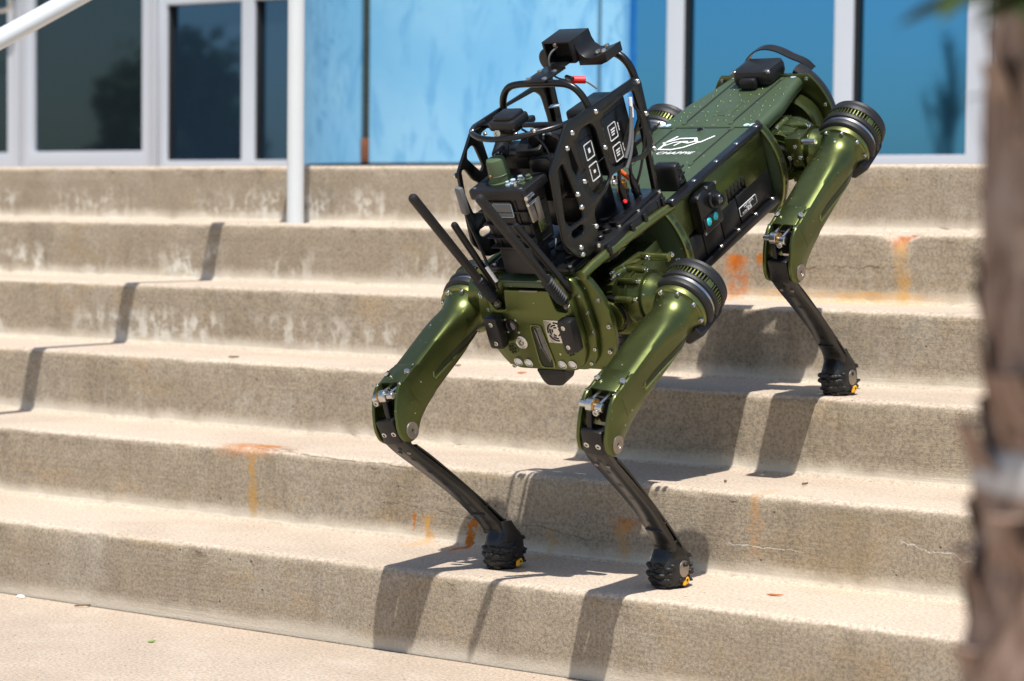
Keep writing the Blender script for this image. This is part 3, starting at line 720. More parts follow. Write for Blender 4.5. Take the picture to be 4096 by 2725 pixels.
for x in (.05, .13, .21): box('tray_grille', V(x, .1026, -.158), (.028, .0012, .010), 'dark', robot, bev=.0004)
# side camera
sc_ = plate('side_camera', rounded([(-.034, -.040), (.034, -.040), (.034, .030), (.018, .036), (-.034, .036)], .006), [], .020, (V(.240, .1265, -.046), V(1, 0, 0), V(0, 0, 1), V(0, -1, 0)), 'black', robot, bev=.003)
lathe('camera_lens', (.226, .134, -.036), V(.15, 1, 0), [(0, .017), (.008, .016), (.010, .0125), (.022, .0115), (.024, .010), (.022, .0075)], 'black', sc_, 28, cap=False)
lathe('lens_glass', (.226, .134, -.036), V(.15, 1, 0), [(.020, .009), (.023, .005), (.0235, 0)], 'lens', sc_, 24)
pl_ = plate('sensor_plate', rounded([(-.026, -.012), (.026, -.012), (.026, .010), (-.026, .010)], .004), [], .003, (V(.246, .1375, -.066), V(1, 0, 0), V(0, 0, 1), V(0, -1, 0)), 'black', sc_)
for x in (.2575, .2345): lathe('cyan_lens', (x, .1385, -.0655), (0, 1, 0), [(0, .0075), (.0016, .0072), (.0024, .004), (.0026, 0)], 'cyan', sc_, 22)
for x, z in [(.272, -.012), (.208, -.012), (.272, -.082), (.238, -.008)]: bolt(sc_, (x, .136, z), (0, 1, 0), .0028, .002, 'steel')
# puck leaning behind the payload
pk = plate('rear_antenna', rounded([(-.016, -.014), (.020, -.014), (.014, .034), (-.006, .036)], .008), [], .048, (V(.252, .078, .012), V(1, 0, 0), V(0, 0, 1), V(0, -1, 0)), 'plastic', robot, bev=.006)
for z in (.010, .024, .036): box('rib', V(.252 + .2 * (.02 - z), .103, z), (.018, .002, .004), 'plastic', pk, bev=.001)

# --- front deck and its side tubes
plate('front_deck_plate', [(.345, -.098), (.345, .098), (.600, .094), (.600, -.094)], [], .005, XY(-.004), 'deck', robot)
for sg in (1, -1):
    tube('side_tube', [(.318, sg * .112, -.006), (.34, sg * .110, -.004), (.46, sg * .107, .002), (.560, sg * .105, .006), (.602, sg * .106, .003)], .0085, 'green_light', robot, 14, smooth=1)
box('front_core', V(.46, 0, -.085), (.24, .060, .13), 'dark', robot, bev=.002)
box('rear_core', V(-.12, 0, -.085), (.21, .060, .13), 'dark', robot, bev=.002)
for sg in (1, -1):   # side braces between the bulkheads, low
    box('lower_brace', V(.46, sg * .05, -.170), (.25, .014, .012), 'black', robot, bev=.002); box('lower_brace', V(-.12, sg * .05, -.170), (.22, .014, .012), 'black', robot, bev=.002)

# --- face
fo = [(-.047, -.014), (.047, -.014), (.053, -.052), (.074, -.054), (.088, -.028), (.091, -.100), (.086, -.140), (.066, -.166), (-.066, -.166), (-.086, -.140), (-.091, -.100), (-.088, -.028), (-.074, -.054), (-.053, -.052)]
face = plate('front_cover', rounded(fo, [.004, .004, .005, .004, .003, .006, .016, .016, .016, .016, .006, .003, .004, .005], 5), [], .024, YZ(.6155), 'green', robot, bev=.0035)
bo = [(-.086, .004), (.086, .004), (.102, -.022), (.108, -.095), (.098, -.150), (.076, -.172), (-.076, -.172), (-.098, -.150), (-.108, -.095), (-.102, -.022)]
back = plate('front_housing', rounded(bo, .012, 5), [], .016, YZ(.603), 'green', robot, bev=.003)
for sg in (1, -1):
    for y, z in [(.096, -.030), (.103, -.062), (.104, -.098), (.099, -.130), (.084, -.158)]: bolt(back, (.610, sg * y, z), (1, 0, 0), .0034, .003)
fx = .6278
lathe('front_camera', (fx - .002, -.049, -.083), (1, 0, 0), [(0, .0125), (.004, .0125), (.0045, .0105), (.0035, .0095), (.0032, 0)], 'black', face, 26)
lathe('front_camera_lens', (fx + .001, -.049, -.083), (1, 0, 0), [(0, .0085), (.0018, .005), (.0022, 0)], 'lens', face, 22)
for a in (45, 135, 225, 315): bolt(face, (fx, -.049 + .0165 * cos(radians(a)), -.083 + .0165 * sin(radians(a))), (1, 0, 0), .0022, .0015, 'steel')
pb_ = lathe('power_button', (fx - .001, -.037, -.1135), (1, 0, 0), [(0, .0125), (.003, .0120), (.0035, .0098), (.0030, .0092), (.0036, .0085), (.0040, 0)], 'steel', face, 28)
link('power_symbol', join([tube_me([(fx + .0034, -.037 + .0042 * cos(radians(a)), -.1138 + .0042 * sin(radians(a))) for a in range(130, 415, 19)], .0006, 6), tube_me([(fx + .0034, -.037, -.1120), (fx + .0034, -.037, -.1080)], .0006, 6)]), 'dome', pb_)
# fan with ring slots
fan = plate('fan_grille', rounded([(-.0215, -.0215), (.0215, -.0215), (.0215, .0215), (-.0215, .0215)], .002), [], .0014, (V(fx + .0004, .0425, -.090), V(0, 1, 0), V(0, 0, 1), V(1, 0, 0)), 'steel', face, bev=.0003)
for ri, (r0, nn) in enumerate([(.0080, 5), (.0125, 5), (.0170, 4)]):
    for k in range(nn):
        a0 = 360 / nn * k + 12 * ri; sp = 360 / nn - (26 - 5 * ri)
        pts = arcpoly(0, 0, r0 + .0014, a0, a0 + sp, 8) + arcpoly(0, 0, r0 - .0014, a0 + sp, a0, 8)
        plate('fan_slot', pts, [], .0004, (V(fx + .0013, .0425, -.090), V(0, 1, 0), V(0, 0, 1), V(1, 0, 0)), 'dark', fan, bev=0)
for sg in (1, -1):
    sp_g = lathe('speaker', (fx - .001, sg * .0605, -.1275), (1, 0, 0), [(0, .0105), (.0014, .0105), (.0016, .0095), (.0012, 0)], 'green', face, 24)
    for k in range(6):
        a = radians(60 * k + 15)
        lathe('speaker_hole', (fx + .0002, sg * .0605 + .0062 * cos(a), -.1275 + .0062 * sin(a)), (1, 0, 0), [(0, .0026), (.0006, .0026), (.0006, 0)], 'dark', sp_g, 12)
    lathe('speaker_hole', (fx + .0002, sg * .0605, -.1275), (1, 0, 0), [(0, .0024), (.0006, .0024), (.0006, 0)], 'dark', sp_g, 12)
    for y, z in [(.057, -.1525), (.0355, -.1535)]:
        hl = lathe('headlight', (fx - .002, sg * y, z), (1, 0, -.15), [(0, .0085), (.0028, .0085), (.0030, .0070), (.0014, .0055), (.0008, 0)], 'steel', face, 24)
        lathe('headlight_lens', (fx - .001, sg * y, z), (1, 0, -.15), [(.001, .006), (.0024, .004), (.003, 0)], 'white', hl, 16)
    bp = box('front_bumper', V(.640, .0015 + sg * .0775, -.088), (.022, .029, .060), 'plastic', robot, bev=.005)
    for z in (-.070, -.106): bolt(bp, (.6505, .0015 + sg * .0755, z), (1, 0, 0), .0042, .0015, 'steel')
# central sensor slot: recess with raised lip
sl_o = rounded([(-.011, -.078), (.013, -.078), (.022, -.150), (.020, -.162), (-.008, -.162), (-.012, -.150)], .007, 5)
cen = V(.003, -.12, 0)
sl_i = [(.003 + (a - .003) * .80, -.120 + (b + .120) * .93) for a, b in sl_o]
plate('sensor_lip', sl_o, [sl_i[::-1]], .004, YZ(fx + .0005), 'green_light', face, bev=.0018)
plate('sensor_recess', sl_i, [], .0010, YZ(fx - .0002), 'groove', face, bev=0)
plate('sensor_window', rounded([(-.004, -.083), (.011, -.083), (.0185, -.142), (.011, -.150), (-.001, -.115)], .003), [], .0012, YZ(fx + .0006), 'lens', face, bev=.0003)
for z in (-.092, -.116): lathe('sensor_eye', (fx + .001, .008 + (-.092 - z) * .08, z), (1, 0, 0), [(0, .0045), (.001, .004), (.0016, 0)], 'grey', face, 16)
box('brow_bracket', V(.617, 0, -.004), (.020, .088, .010), 'deck', robot, bev=.002)
link('chin_bumper', plate_me(rounded([(-.030, .004), (.030, .004), (.026, -.020), (.016, -.029), (-.014, -.029), (-.022, -.020)], .006), [], .036, V(.605, 0, -.172), V(0, 1, 0), V(0, 0, 1), V(1, 0, 0), bev=.005), 'plastic', robot)

# --- hip modules
def hip(hx, hz, sg, front):
    bo_ = 0 if front else .070
    mb = box('motor_block', V(hx + bo_ - .075, sg * .072, hz - .002), (.088, .086, .078), 'green', robot, bev=.004)
    for i in range(13):
        y = .034 + i * .0062
        plate('cooling_fin', [(hx + bo_ * .9 - .122, hz + .030), (hx + bo_ * .9 - .032, hz + .030), (hx + bo_ * .9 - .038, hz + .054), (hx + bo_ * .9 - .116, hz + .054)], [], .0022, (V(0, sg * y, 0), V(1, 0, 0), V(0, 0, 1), V(0, -1, 0)), 'green', mb, bev=.0004)
    # roll motor with its axis along the body
    cy = .108 if front else .112
    rx_ = hx + (.018 if front else 0)
    rm = lathe('roll_motor', (rx_ - .055, sg * cy, hz), (1, 0, 0), [(0, .050), (.010, .053), (.014, .053), (.016, .0505), (.038, .0505), (.039, .053), (.042, .053), (.043, .0505), (.048, .0505), (.049, .053), (.056, .053), (.060, .049), (.075, .047), (.076, .036), (.079, .036), (.080, .027), (.102, .027), (.104, .022)], 'green_light' if front else 'green', robot, 44)
    lathe('shaft_ring', (rx_ + .030, sg * cy, hz), (1, 0, 0), [(0, .033), (.010, .033), (.011, .030)], 'black', rm, 30, cap=False)
    for a in (95, 40, -35):
        p = V(rx_ - .036, sg * (cy + .052 * cos(radians(a))), hz + .052 * sin(radians(a)))
        lathe('clamp_lug', p, (1, 0, 0), [(0, .0055), (.001, .0065), (.038, .0065), (.040, .005)], 'green_light', rm, 14)
        bolt(rm, p + V(.040, 0, 0), (1, 0, 0), .0052, .005)
    # pitch motor reaching out to the thigh
    qx, qz = (hx + .012, hz + .014) if front else (hx - .012, hz)
    pm = lathe('pitch_motor', (qx, sg * .112, qz), (0, sg, 0), [(0, .042), (.012, .046), (.015, .046), (.016, .0435), (.026, .0435), (.027, .047), (.031, .047), (.032, .0435), (.050, .042), (.052, .046), (.056, .046), (.057, .040), (.064, .040), (.070, .036), (.086, .036)], 'green', robot, 44)
    for a in (100, 60, 20, 190):
        aa = radians(a); p = V(qx + .045 * cos(aa), sg * .162, qz + .045 * sin(aa)); bolt(pm, p, (0, sg, 0), .0042, .0045)
        lathe('clamp_lug', V(qx + .0475 * cos(aa), sg * .124, qz + .0475 * sin(aa)), (0, sg, 0), [(0, .005), (.001, .006), (.034, .006), (.035, .0045)], 'green_light' if a in (100, 20) else 'green', pm, 12)
    if not front:
        eb = box('encoder_box', V(hx + .030, sg * .160, hz + .028), (.030, .034, .044), 'green', robot, bev=.003)
        cyl('spacer', V(hx + .038, sg * .178, hz + .040), V(hx + .038, sg * .206, hz + .040), .0058, 'steel', eb, 6)
        for dx, dy, dz in [(.046, .166, .034), (.046, .150, .012), (.046, .172, .012)]: bolt(eb, V(hx + dx, sg * dy, hz + dz), (1, 0, 0), .0042, .004)
        box('encoder_foot', V(hx + .020, sg * .158, hz - .030), (.030, .040, .020), 'green', robot, bev=.004)
    else:
        eb = box('bracket_bar', V(hx - .022, sg * .104, hz + .058), (.070, .014, .010), 'green_light', robot, (V(1, -.25 * sg, .05).normalized(), V(.25 * sg, 1, 0).normalized(), V(0, 0, 1)), bev=.002)
        bolt(eb, V(hx + .014, sg * .098, hz + .058), (1, 0, .1), .0050, .005); bolt(eb, V(hx + .016, sg * .112, hz + .054), (1, 0, .1), .0050, .005)
        cyl('spacer', V(hx - .054, sg * .110, hz + .056), V(hx - .054, sg * .172, hz + .054), .0072, 'green_light', robot, 18); bolt(eb, V(hx - .044, sg * .135, hz + .058), (1, 0, .3), .0050, .005)
        for dy in (.150, .162): bolt(eb, V(hx - .092, sg * dy, hz + .040 - (dy - .15)), (.8, 0, .6), .0046, .006)
    # clear cable cover
    box('cable_cover', V(hx - .004, sg * .150, hz - .046), (.040, .05, .014), 'black', robot, bev=.004)
    if not front:
        lathe('end_motor', (hx - .150, sg * .055, hz - .002), (1, 0, 0), [(0, .060), (.020, .062), (.030, .062), (.034, .058), (.036, .03), (.060, .03)], 'green', robot, 40)
for sg in (1, -1):
    hip(.497, -.095, sg, True); hip(-.073, -.086, sg, False)

# --- legs
def leg(K, al, sg, dth, foot_w, shscale=1.0):
    """K knee pin (body frame); al lean; dth rotation of the thigh about the knee; foot_w foot centre (x, u) about K"""
    K = Vector(K); n_ = V(0, sg * cos(al), -sin(al)); up = V(0, sg * sin(al), cos(al)); fx_ = V(1, 0, 0)
    cth, sth = cos(dth), sin(dth)
    def P(x, u, o): return K + fx_ * x + up * u + n_ * o
    def TR(x, u): return (x * cth - u * sth, x * sth + u * cth)
    def PT(x, u, o): x, u = TR(x, u); return P(x, u, o)
    X_ = fx_ * cth + up * sth; Y_ = fx_ * -sth + up * cth                 # thigh drawing axes
    t_ = (X_ * -.981 + Y_ * .194).normalized(); q_ = (X_ * .194 + Y_ * .981).normalized(); T0 = PT(-.037, .047, 0)
    def A(s, q, o): return T0 + t_ * s + q_ * q + n_ * o
    # thigh tube: lofted from a rounded box to a cylinder
    vs = []; fs = []; NS = 22; NC = 40
    for i in range(NS + 1):
        s = .0 + .236 * i / NS; f = max(0, min(1, (s - .09) / .125)); f = f * f * (3 - 2 * f)
        e = 7 * (1 - f) + 2 * f; a_ = .0303 * (1 - f) + .0365 * f; b_ = .0345 * (1 - f) + .0365 * f; fl = max(0, (s - .206) / .030) ** 2 * .010
        for k in range(NC):
            an = 2 * pi * k / NC; cx, sx = cos(an), sin(an); rr = (abs(cx) ** e + abs(sx) ** e) ** (-1 / e)
            vs.append(A(s, sx * rr * (b_ + fl) , cx * rr * (a_ + fl)))
    for i in range(NS):
        for k in range(NC): fs.append((i * NC + k, i * NC + (k + 1) % NC, (i + 1) * NC + (k + 1) % NC, (i + 1) * NC + k))
    fs.append(list(range(NC))); fs.append([NS * NC + k for k in range(NC)])
    th = link('thigh', fromlists(vs, fs, ang=40), 'green', robot)
    # side groove
    def surf(s_, qv):
        f = max(0, min(1, (s_ - .09) / .125)); f = f * f * (3 - 2 * f); e = 7 * (1 - f) + 2 * f; a_ = .0303 * (1 - f) + .0365 * f; b_ = .0345 * (1 - f) + .0365 * f
        return a_ * max(0.0, 1 - (abs(qv) / b_) ** e) ** (1 / e)
    for so_ in (1, -1):
        vs = []; fs = []; NG = 16
        for i in range(NG + 1):
            s_ = .066 + .142 * i / NG; qc = -.0065 - .013 * i / NG; hw = .0046 * min(1, max(.15, 1 - abs(i / NG * 2 - 1) ** 6)) 
            for k in range(4):
                qv = qc + hw * (k / 1.5 - 1); vs.append(A(s_, qv, so_ * (surf(s_, qv) + .0007)))
        for i in range(NG):
            for k in range(3): a = i * 4 + k; fs.append((a, a + 1, a + 5, a + 4))
        link('side_groove', fromlists(vs, fs), 'groove', th)
        ed = []
        for i in range(NG + 1):
            s_ = .062 + .146 * i / NG; qv = -.0065 - .013 * i / NG - .0075; ed.append(A(s_, qv, so_ * (surf(s_, qv) + .0003)))
        ed = [A(.066, -.0015, so_ * (surf(.066, 0) + .0003)), A(.061, -.007, so_ * (surf(.061, 0) + .0003))] + ed
        link('groove_edge', tube_me(ed, .0019, 8), 'green_light', th)
    # lid
    box('lid', A(.022, .0345, 0), (.050, .0030, .046), 'green', th, (t_, q_, n_), bev=.001)
    # fork plates
    fk = [(-.034, .0825), (-.017, .0815), (-.004, .073), (.008, .058), (.020, .038), (.028, .018), (.027, -.002), (.016, -.015), (0, -.018), (-.014, -.011), (-.030, .004), (-.058, .016), (-.088, .024), (-.118, .040), (-.115, .080), (-.068, .0895)]
    fk = rounded(fk, [.002, .006, .010, .012, .014, .014, .013, .012, .012, .012, .012, .01, .01, .002, .002, .01], 4)
    for so_ in (1, -1):
        fp = link('fork_plate', plate_me(fk, [], .0075, P(0, 0, so_ * .0262), X_, Y_, n_, bev=.0028), 'green', th)
        lathe('knee_pin', P(0, 0, so_ * .0285), n_ * so_, [(0, .0150), (.0030, .0150), (.0036, .0143), (.0036, .0075), (.0030, .0072), (.0030, .0035), (.0012, .003), (.0012, 0)], 'dull', fp, 30)
        for x, u in [(-.064, .019), (-.088, .024)]: bolt(fp, PT(x, u, so_ * .018), -Y_, .0036, .0035)
        bolt(fp, PT(-.050, .0875, so_ * .0235), Y_ + n_ * so_ * .5, .0055, .0035); bolt(fp, PT(-.020, .080, so_ * .026), Y_, .0030, .003)
    box('fork_cavity', A(-.004, -.004, 0), (.012, .056, .042), 'dark', th, (t_, q_, n_), bev=.002)
    # knee linkage
    for o0 in (-.012, .009):
        cyl('push_rod', PT(.002, .071, o0), PT(-.060, .070, o0), .0040, 'steel', th, 14)
    lk = lathe('rod_end', PT(.004, .071, -.012), n_, [(0, .009), (.002, .0115), (.012, .0115), (.014, .009)], 'steel', th, 26)
    lathe('brass_ring', PT(.004, .071, .002), n_, [(0, .0108), (.003, .0108), (.003, .007)], 'brass', lk, 24)
    cyl('link_pin', PT(.006, .069, .004), PT(.006, .069, .018), .0075, 'steel', lk, 20); cyl('link_pin', PT(.004, .071, -.026), PT(.004, .071, -.013), .0062, 'steel', lk, 20)
    bolt(lk, PT(.012, .064, .009), X_, .0055, .005, 'steel')
    # shin: everything below the knee, in an axis from knee to foot
    fx0 = Vector((foot_w[0], foot_w[1])); L0 = Vector((-.130, -.330)).length; k_ = fx0.length / L0 * shscale
    rot = atan2(foot_w[1], foot_w[0]) - atan2(-.330, -.130)
    cr, sr = cos(rot), sin(rot)
    def Q(x, u, o): x *= k_; u *= k_; return P(x * cr - u * sr, x * sr + u * cr, o)
    SX = fx_ * cr + up * sr; SY = fx_ * -sr + up * cr
    def SP(pts): return [(a * k_, b * k_) for a, b in pts]
    front = [(.016, .034), (.027, .012), (.023, -.012), (.008, -.042), (-.016, -.080), (-.042, -.122), (-.066, -.162), (-.085, -.196), (-.098, -.226), (-.110, -.253), (-.118, -.272), (-.1185, -.288)]
    rear = [(-.155, -.300), (-.152, -.288), (-.142, -.267), (-.127, -.235), (-.098, -.180), (-.063, -.116), (-.034, -.066), (-.012, -.034), (-.013, -.010), (-.008, .010), (.004, .022)]
    web = link('shin', plate_me(SP(front + rear), [], .010, P(0, 0, 0), SX, SY, n_, bev=.001), 'shin', robot)
    def band(name, pts, ws, thk, par, side):
        vs = []; fs = []; pts = [Vector(p) for p in pts]
        for i, p in enumerate(pts):
            tt = (pts[min(i + 1, len(pts) - 1)] - pts[max(i - 1, 0)]).normalized(); nn = Vector((-tt.y, tt.x)) * side
            w_ = ws[i]
            a = p; b = p + nn * thk
            ring = [(a, -w_ + .002), (a - nn * -.0, w_ - .002), (a + nn * .002, w_), (b, w_ * .97), (b, -w_ * .97), (a + nn * .002, -w_)]
            for (pp, oo) in ring: vs.append(Q(pp.x, pp.y, oo))
        m = 6
        for i in range(len(pts) - 1):
            for k in range(m): fs.append((i * m + k, i * m + (k + 1) % m, (i + 1) * m + (k + 1) % m, (i + 1) * m + k))
        fs.append(list(range(m))); fs.append([(len(pts) - 1) * m + k for k in range(m)])
        return link(name, fromlists(vs, fs, ang=45), 'shin', par)
    def dens(pts, n=2):
        for _ in range(n):
            q = [pts[0]]
            for a, b in zip(pts, pts[1:]): q += [tuple(.75 * a[i] + .25 * b[i] for i in range(len(a))), tuple(.25 * a[i] + .75 * b[i] for i in range(len(a)))]
            pts = q + [pts[-1]]
        return pts
    fw_ = [.0215, .0232, .0230, .0220, .0212, .0208, .0206, .0204, .0200, .0198, .0205, .0212]
    D = dens([(a, b, c_) for (a, b), c_ in zip(front, fw_)])
    band('front_flange', [(a, b) for a, b, _ in D], [c_ for *_, c_ in D], .011, web, -1)
    rw_ = [.019, .019, .018, .0165, .016, .016, .016, .017]
    D = dens([(a, b, c_) for (a, b), c_ in zip(rear[:8], rw_)])
    band('rear_rib', [(a, b) for a, b, _ in D], [c_ for *_, c_ in D], .005, web, -1)
    # cross ribs
    def rib(a, b, hw=.016, th_=.004):
        pa, pb2 = Q(*a, 0), Q(*b, 0); d = pb2 - pa; z_ = d.normalized(); y_ = n_; x_ = y_.cross(z_)
        box('cross_rib', (pa + pb2) / 2, (th_, hw * 2, d.length), 'shin', web, (x_, y_, z_), bev=.0008)
    rib((-.100, -.238), (-.122, -.224)); rib((-.118, -.282), (-.148, -.276), .017); rib((-.002, -.050), (-.022, -.058), .013); rib((.008, -.038), (-.014, -.046), .014)
    # top bracket and crank
    cap = box('knee_block', Q(.014, .012, 0), (.026, .040, .046), 'black', web, (SX, n_, SY), bev=.004)
    cxm = PT(.006, .066, -.006); cbm = Q(.016, .024, -.006); d = cxm - cbm; z_ = d.normalized(); x_ = n_.cross(z_)
    box('crank', (cxm + cbm) / 2, (.012, .010, d.length + .006), 'black', web, (x_, n_, z_), bev=.002)
    box('crank_foot', Q(.016, .030, 0), (.014, .036, .010), 'black', web, (SX, n_, SY), bev=.002)
    for o0 in (-.011, .011):
        bolt(web, Q(.0262, .008, o0), SX + SY * -.1, .0050, .0018, 'steel'); bolt(web, Q(.0100, -.040, o0), SX * .86 - SY * .5, .0038, .0012, 'dull')
    # foot: world-aligned rubber boot
    fc = P(foot_w[0], foot_w[1], 0)
    WU = V(-sin(PHI), 0, cos(PHI)); WF = V(cos(PHI), 0, sin(PHI)); WL = V(0, sg, 0)
    vs = []; fs = []; NA = 40; lv = [(.016, .86), (.0150, .94), (.008, .98), (0, 1.0), (-.010, 1.0), (-.020, .94), (-.027, .84), (-.031, .70), (-.0335, .45), (-.034, 0.0)]
    def bp_(a, z, kk, ex=3.0):
        cx, sx = cos(a), sin(a); rr = (abs(cx) ** ex + abs(sx) ** ex) ** (-1 / ex); return fc + WF * (cx * rr * .040 * kk) + WL * (sx * rr * .0265 * kk) + WU * z
    for z, kk in lv:
        for k in range(NA): vs.append(bp_(2 * pi * k / NA, z, kk))
    for i in range(len(lv) - 1):
        for k in range(NA): fs.append((i * NA + k, i * NA + (k + 1) % NA, (i + 1) * NA + (k + 1) % NA, (i + 1) * NA + k))
    fs.append(list(range(NA)))
    boot = link('rubber_boot', fromlists(vs, fs, ang=50), 'rubber', web)
    ls = []
    def lump(p, x_, y_, z_, sz):
        bm = bmesh.new(); bmesh.ops.create_icosphere(bm, subdivisions=2, radius=1)
        bmesh.ops.scale(bm, vec=sz, verts=bm.verts); bm.transform(mat4(p, x_, y_, z_)); me_ = bpy.data.meshes.new('l'); bm.to_mesh(me_); bm.free(); return me_
    for k in range(30):
        a = 2 * pi * k / 30 + .1
        for z in (.004, -.008, -.020, -.029):
            if z > -.018 and (abs(sin(a)) > .80 or (cos(a) < 0 and z > -.0)): 
                if rb.random() < .8 or z < -.015: continue
            kk = 1.0 if z > -.018 else (.93 if z > -.025 else .78)
            if rb.random() < .18: continue
            p = bp_(a + rb.uniform(-.05, .05), z + rb.uniform(-.003, .003), kk); d = (p - fc - WU * z).normalized()
            d = (d - WU * (.0 if z > -.018 else .6)).normalized(); tg = d.cross(WU).normalized(); u2 = tg.cross(d).normalized()
            if cos(a) < -.75 and z > -.026:
                bt_ = lathe_me(p - d * .003, (d + WU * .25).normalized(), [(0, .0058), (.004, .0050), (.0125, .0018), (.0135, 0)], 8); ls.append(bt_)
            else: ls.append(lump(p, tg, d, u2, (.0062 * rb.uniform(.8, 1.5), (.0048 if z > -.02 else .0030) * rb.uniform(.7, 1.3), .0040 * rb.uniform(.8, 1.4))))
    setp(link('tread_lug', join(ls), 'rubber', boot), kind='stuff')
    vs = []; fs = []; NA = 36
    lvh = [(.010, -.041, .0385, .0225), (.016, -.0405, .038, .0228), (.0225, -.037, .0355, .0228), (.030, -.0285, .0310, .0220), (.0375, -.019, .0285, .0205), (.045, -.011, .0275, .0190), (.053, -.004, .0285, .0180)]
    for w_, r0_, f0_, hw_ in lvh:
        for k in range(NA):
            a = 2 * pi * k / NA; cx, sx = cos(a), sin(a); ex = 3.4; rr = (abs(cx) ** ex + abs(sx) ** ex) ** (-1 / ex)
            vs.append(fc + WF * ((f0_ + r0_) / 2 + cx * rr * (f0_ - r0_) / 2) + WL * (sx * rr * hw_) + WU * w_)
    for i in range(len(lvh) - 1):
        for k in range(NA): fs.append((i * NA + k, i * NA + (k + 1) % NA, (i + 1) * NA + (k + 1) % NA, (i + 1) * NA + k))
    fs.append(list(range(NA))); fs.append([(len(lvh) - 1) * NA + k for k in range(NA)])
    hp = link('foot_housing', fromlists(vs, fs, ang=50), 'shin', web)
    for ss in (1, -1):
        for tri in ([(-.036, .0165), (-.020, .0165), (-.012, .026), (-.031, .0235)], [(-.016, .0165), (.004, .0165), (.006, .029), (-.008, .0275)]):
            link('housing_window', plate_me(rounded(tri, .002, 3), [], .003, fc + WL * (.0205 * ss), WF, WU, WL, bev=.0004), 'dark', hp)
    if True:
        for ss in (1, -1):
            lathe('ankle_disc', fc + WF * -.004 + WU * -.001 + WL * .0245 * ss, WL * ss, [(0, .0148), (.0026, .0144), (.0030, .0130), (.0030, 0)], 'dull' if sg > 0 else 'black', boot, 30)
            lathe('disc_hole', fc + WF * -.002 + WU * .0065 + WL * .0278 * ss, WL * ss, [(0, .0036), (.0004, .0036), (.0004, 0)], 'dark', boot, 14)
        side = 1 if sg > 0 else -1
        bx_, by_ = WF * -1, WU
        ob = plate_me(rounded([(-.010, -.0035), (-.006, -.006), (.006, -.006), (.010, -.002), (.008, .005), (-.006, .0055)], .0015, 3), [], .003, fc + WF * -.010 + WU * -.0225 + V(0, 1, 0) * .0265, (WF * -1 * .95 + WU * .3).normalized(), (WU * .95 + WF * .3).normalized(), V(0, 1, 0), bev=.0008)
        link('yellow_badge', ob, 'yellow', boot)
    # shoulder cap with rubber rings
    C = A(.236, 0, 0)
    fl = lathe('flange', C, t_, [(-.004, .041), (0, .047), (.0005, .0515), (.006, .0520), (.0065, .0500), (.012, .0500), (.013, .048)], 'green_light', th, 56, x=q_)
    for k in range(9):
        a = 2 * pi * k / 9 + .30; d = q_ * cos(a) + n_ * sin(a); bolt(fl, C + d * .0465 - t_ * .001, -t_, .0042, .0045)
    lathe('shock_ring', C + t_ * .012, t_, [(0, .049), (.001, .053), (.004, .0560), (.010, .0570), (.014, .0560), (.016, .053)], 'rubber', th, 56, x=q_)
    lathe('silver_band', C + t_ * .0275, t_, [(0, .052), (0, .0538), (.0062, .0538), (.0062, .052)], 'steel', th, 56, x=q_)
    lathe('shock_ring', C + t_ * .033, t_, [(0, .053), (.002, .0565), (.006, .0580), (.010, .0570), (.012, .053)], 'rubber', th, 56, x=q_)
    core_ = lathe('cap_core', C + t_ * .044, t_, [(0, .050), (.014, .050)], 'dark', th, 56, x=q_)
    ls = []
    for k in range(54):
        a = 2 * pi * k / 54; d = q_ * cos(a) + n_ * sin(a); tg = t_.cross(d)
        ls.append(box_me(C + t_ * .050 + d * .0520, (.014, .0060, .0019), (t_, d, tg), 0))
    setp(link('cooling_fins', join(ls), 'green_light', core_), kind='stuff')
    d = (q_ * .55 + n_ * sg * sg * .83).normalized(); tg = t_.cross(d); box('fin_pad', C + t_ * .050 + d * .0535, (.012, .004, .013), 'green_light', core_, (t_, d, tg), bev=.001)
    lathe('shock_ring', C + t_ * .0565, t_, [(0, .053), (.001, .0560), (.004, .0570), (.012, .0565), (.016, .055), (.017, .0525)], 'rubber', th, 56, x=q_)
    lathe('end_cap', C + t_ * .0725, t_, [(0, .051), (.001, .0540), (.006, .0545), (.010, .051), (.0115, .045), (.011, .030), (.012, 0)], 'rubber', th, 56, x=q_)
    # rubber guard tab on the underside of the cap
    dd = (-q_ * .80 + n_ * .6).normalized(); tg = t_.cross(dd)
    tb = link('guard_tab', plate_me(rounded([(-.030, .034), (-.026, .056), (.040, .0585), (.054, .050), (.050, .034)], .006), [], .046, C + t_ * .012, t_, dd, tg, bev=.006), 'rubber', th)
    return th
FOOT = {'FL': (-2.2625, -1.3945, -.7155), 'FR': (-2.612, -1.40, -.7155), 'RL': (-2.245, -.85, -.4155), 'RR': (-2.70, -.888, -.4155)}
def leg_to(K, fw, sg, dth, sc_=1.0):
    K = Vector(K); f = toB(fw)
    al = atan2(sg * (K.y - f.y), K.z - f.z)
    d = f - K; return leg(K, al, sg, dth, (d.x, d.z * cos(al) + d.y * sg * sin(al)), sc_)
leg_to((.801, .214, -.190), FOOT['FL'], 1, 0)
leg_to((.797, -.214, -.2045), FOOT['FR'], -1, 0)
leg_to((.171, .214, -.205), FOOT['RL'], 1, radians(-5))
leg_to((.165, -.214, -.212), FOOT['RR'], -1, radians(-7))

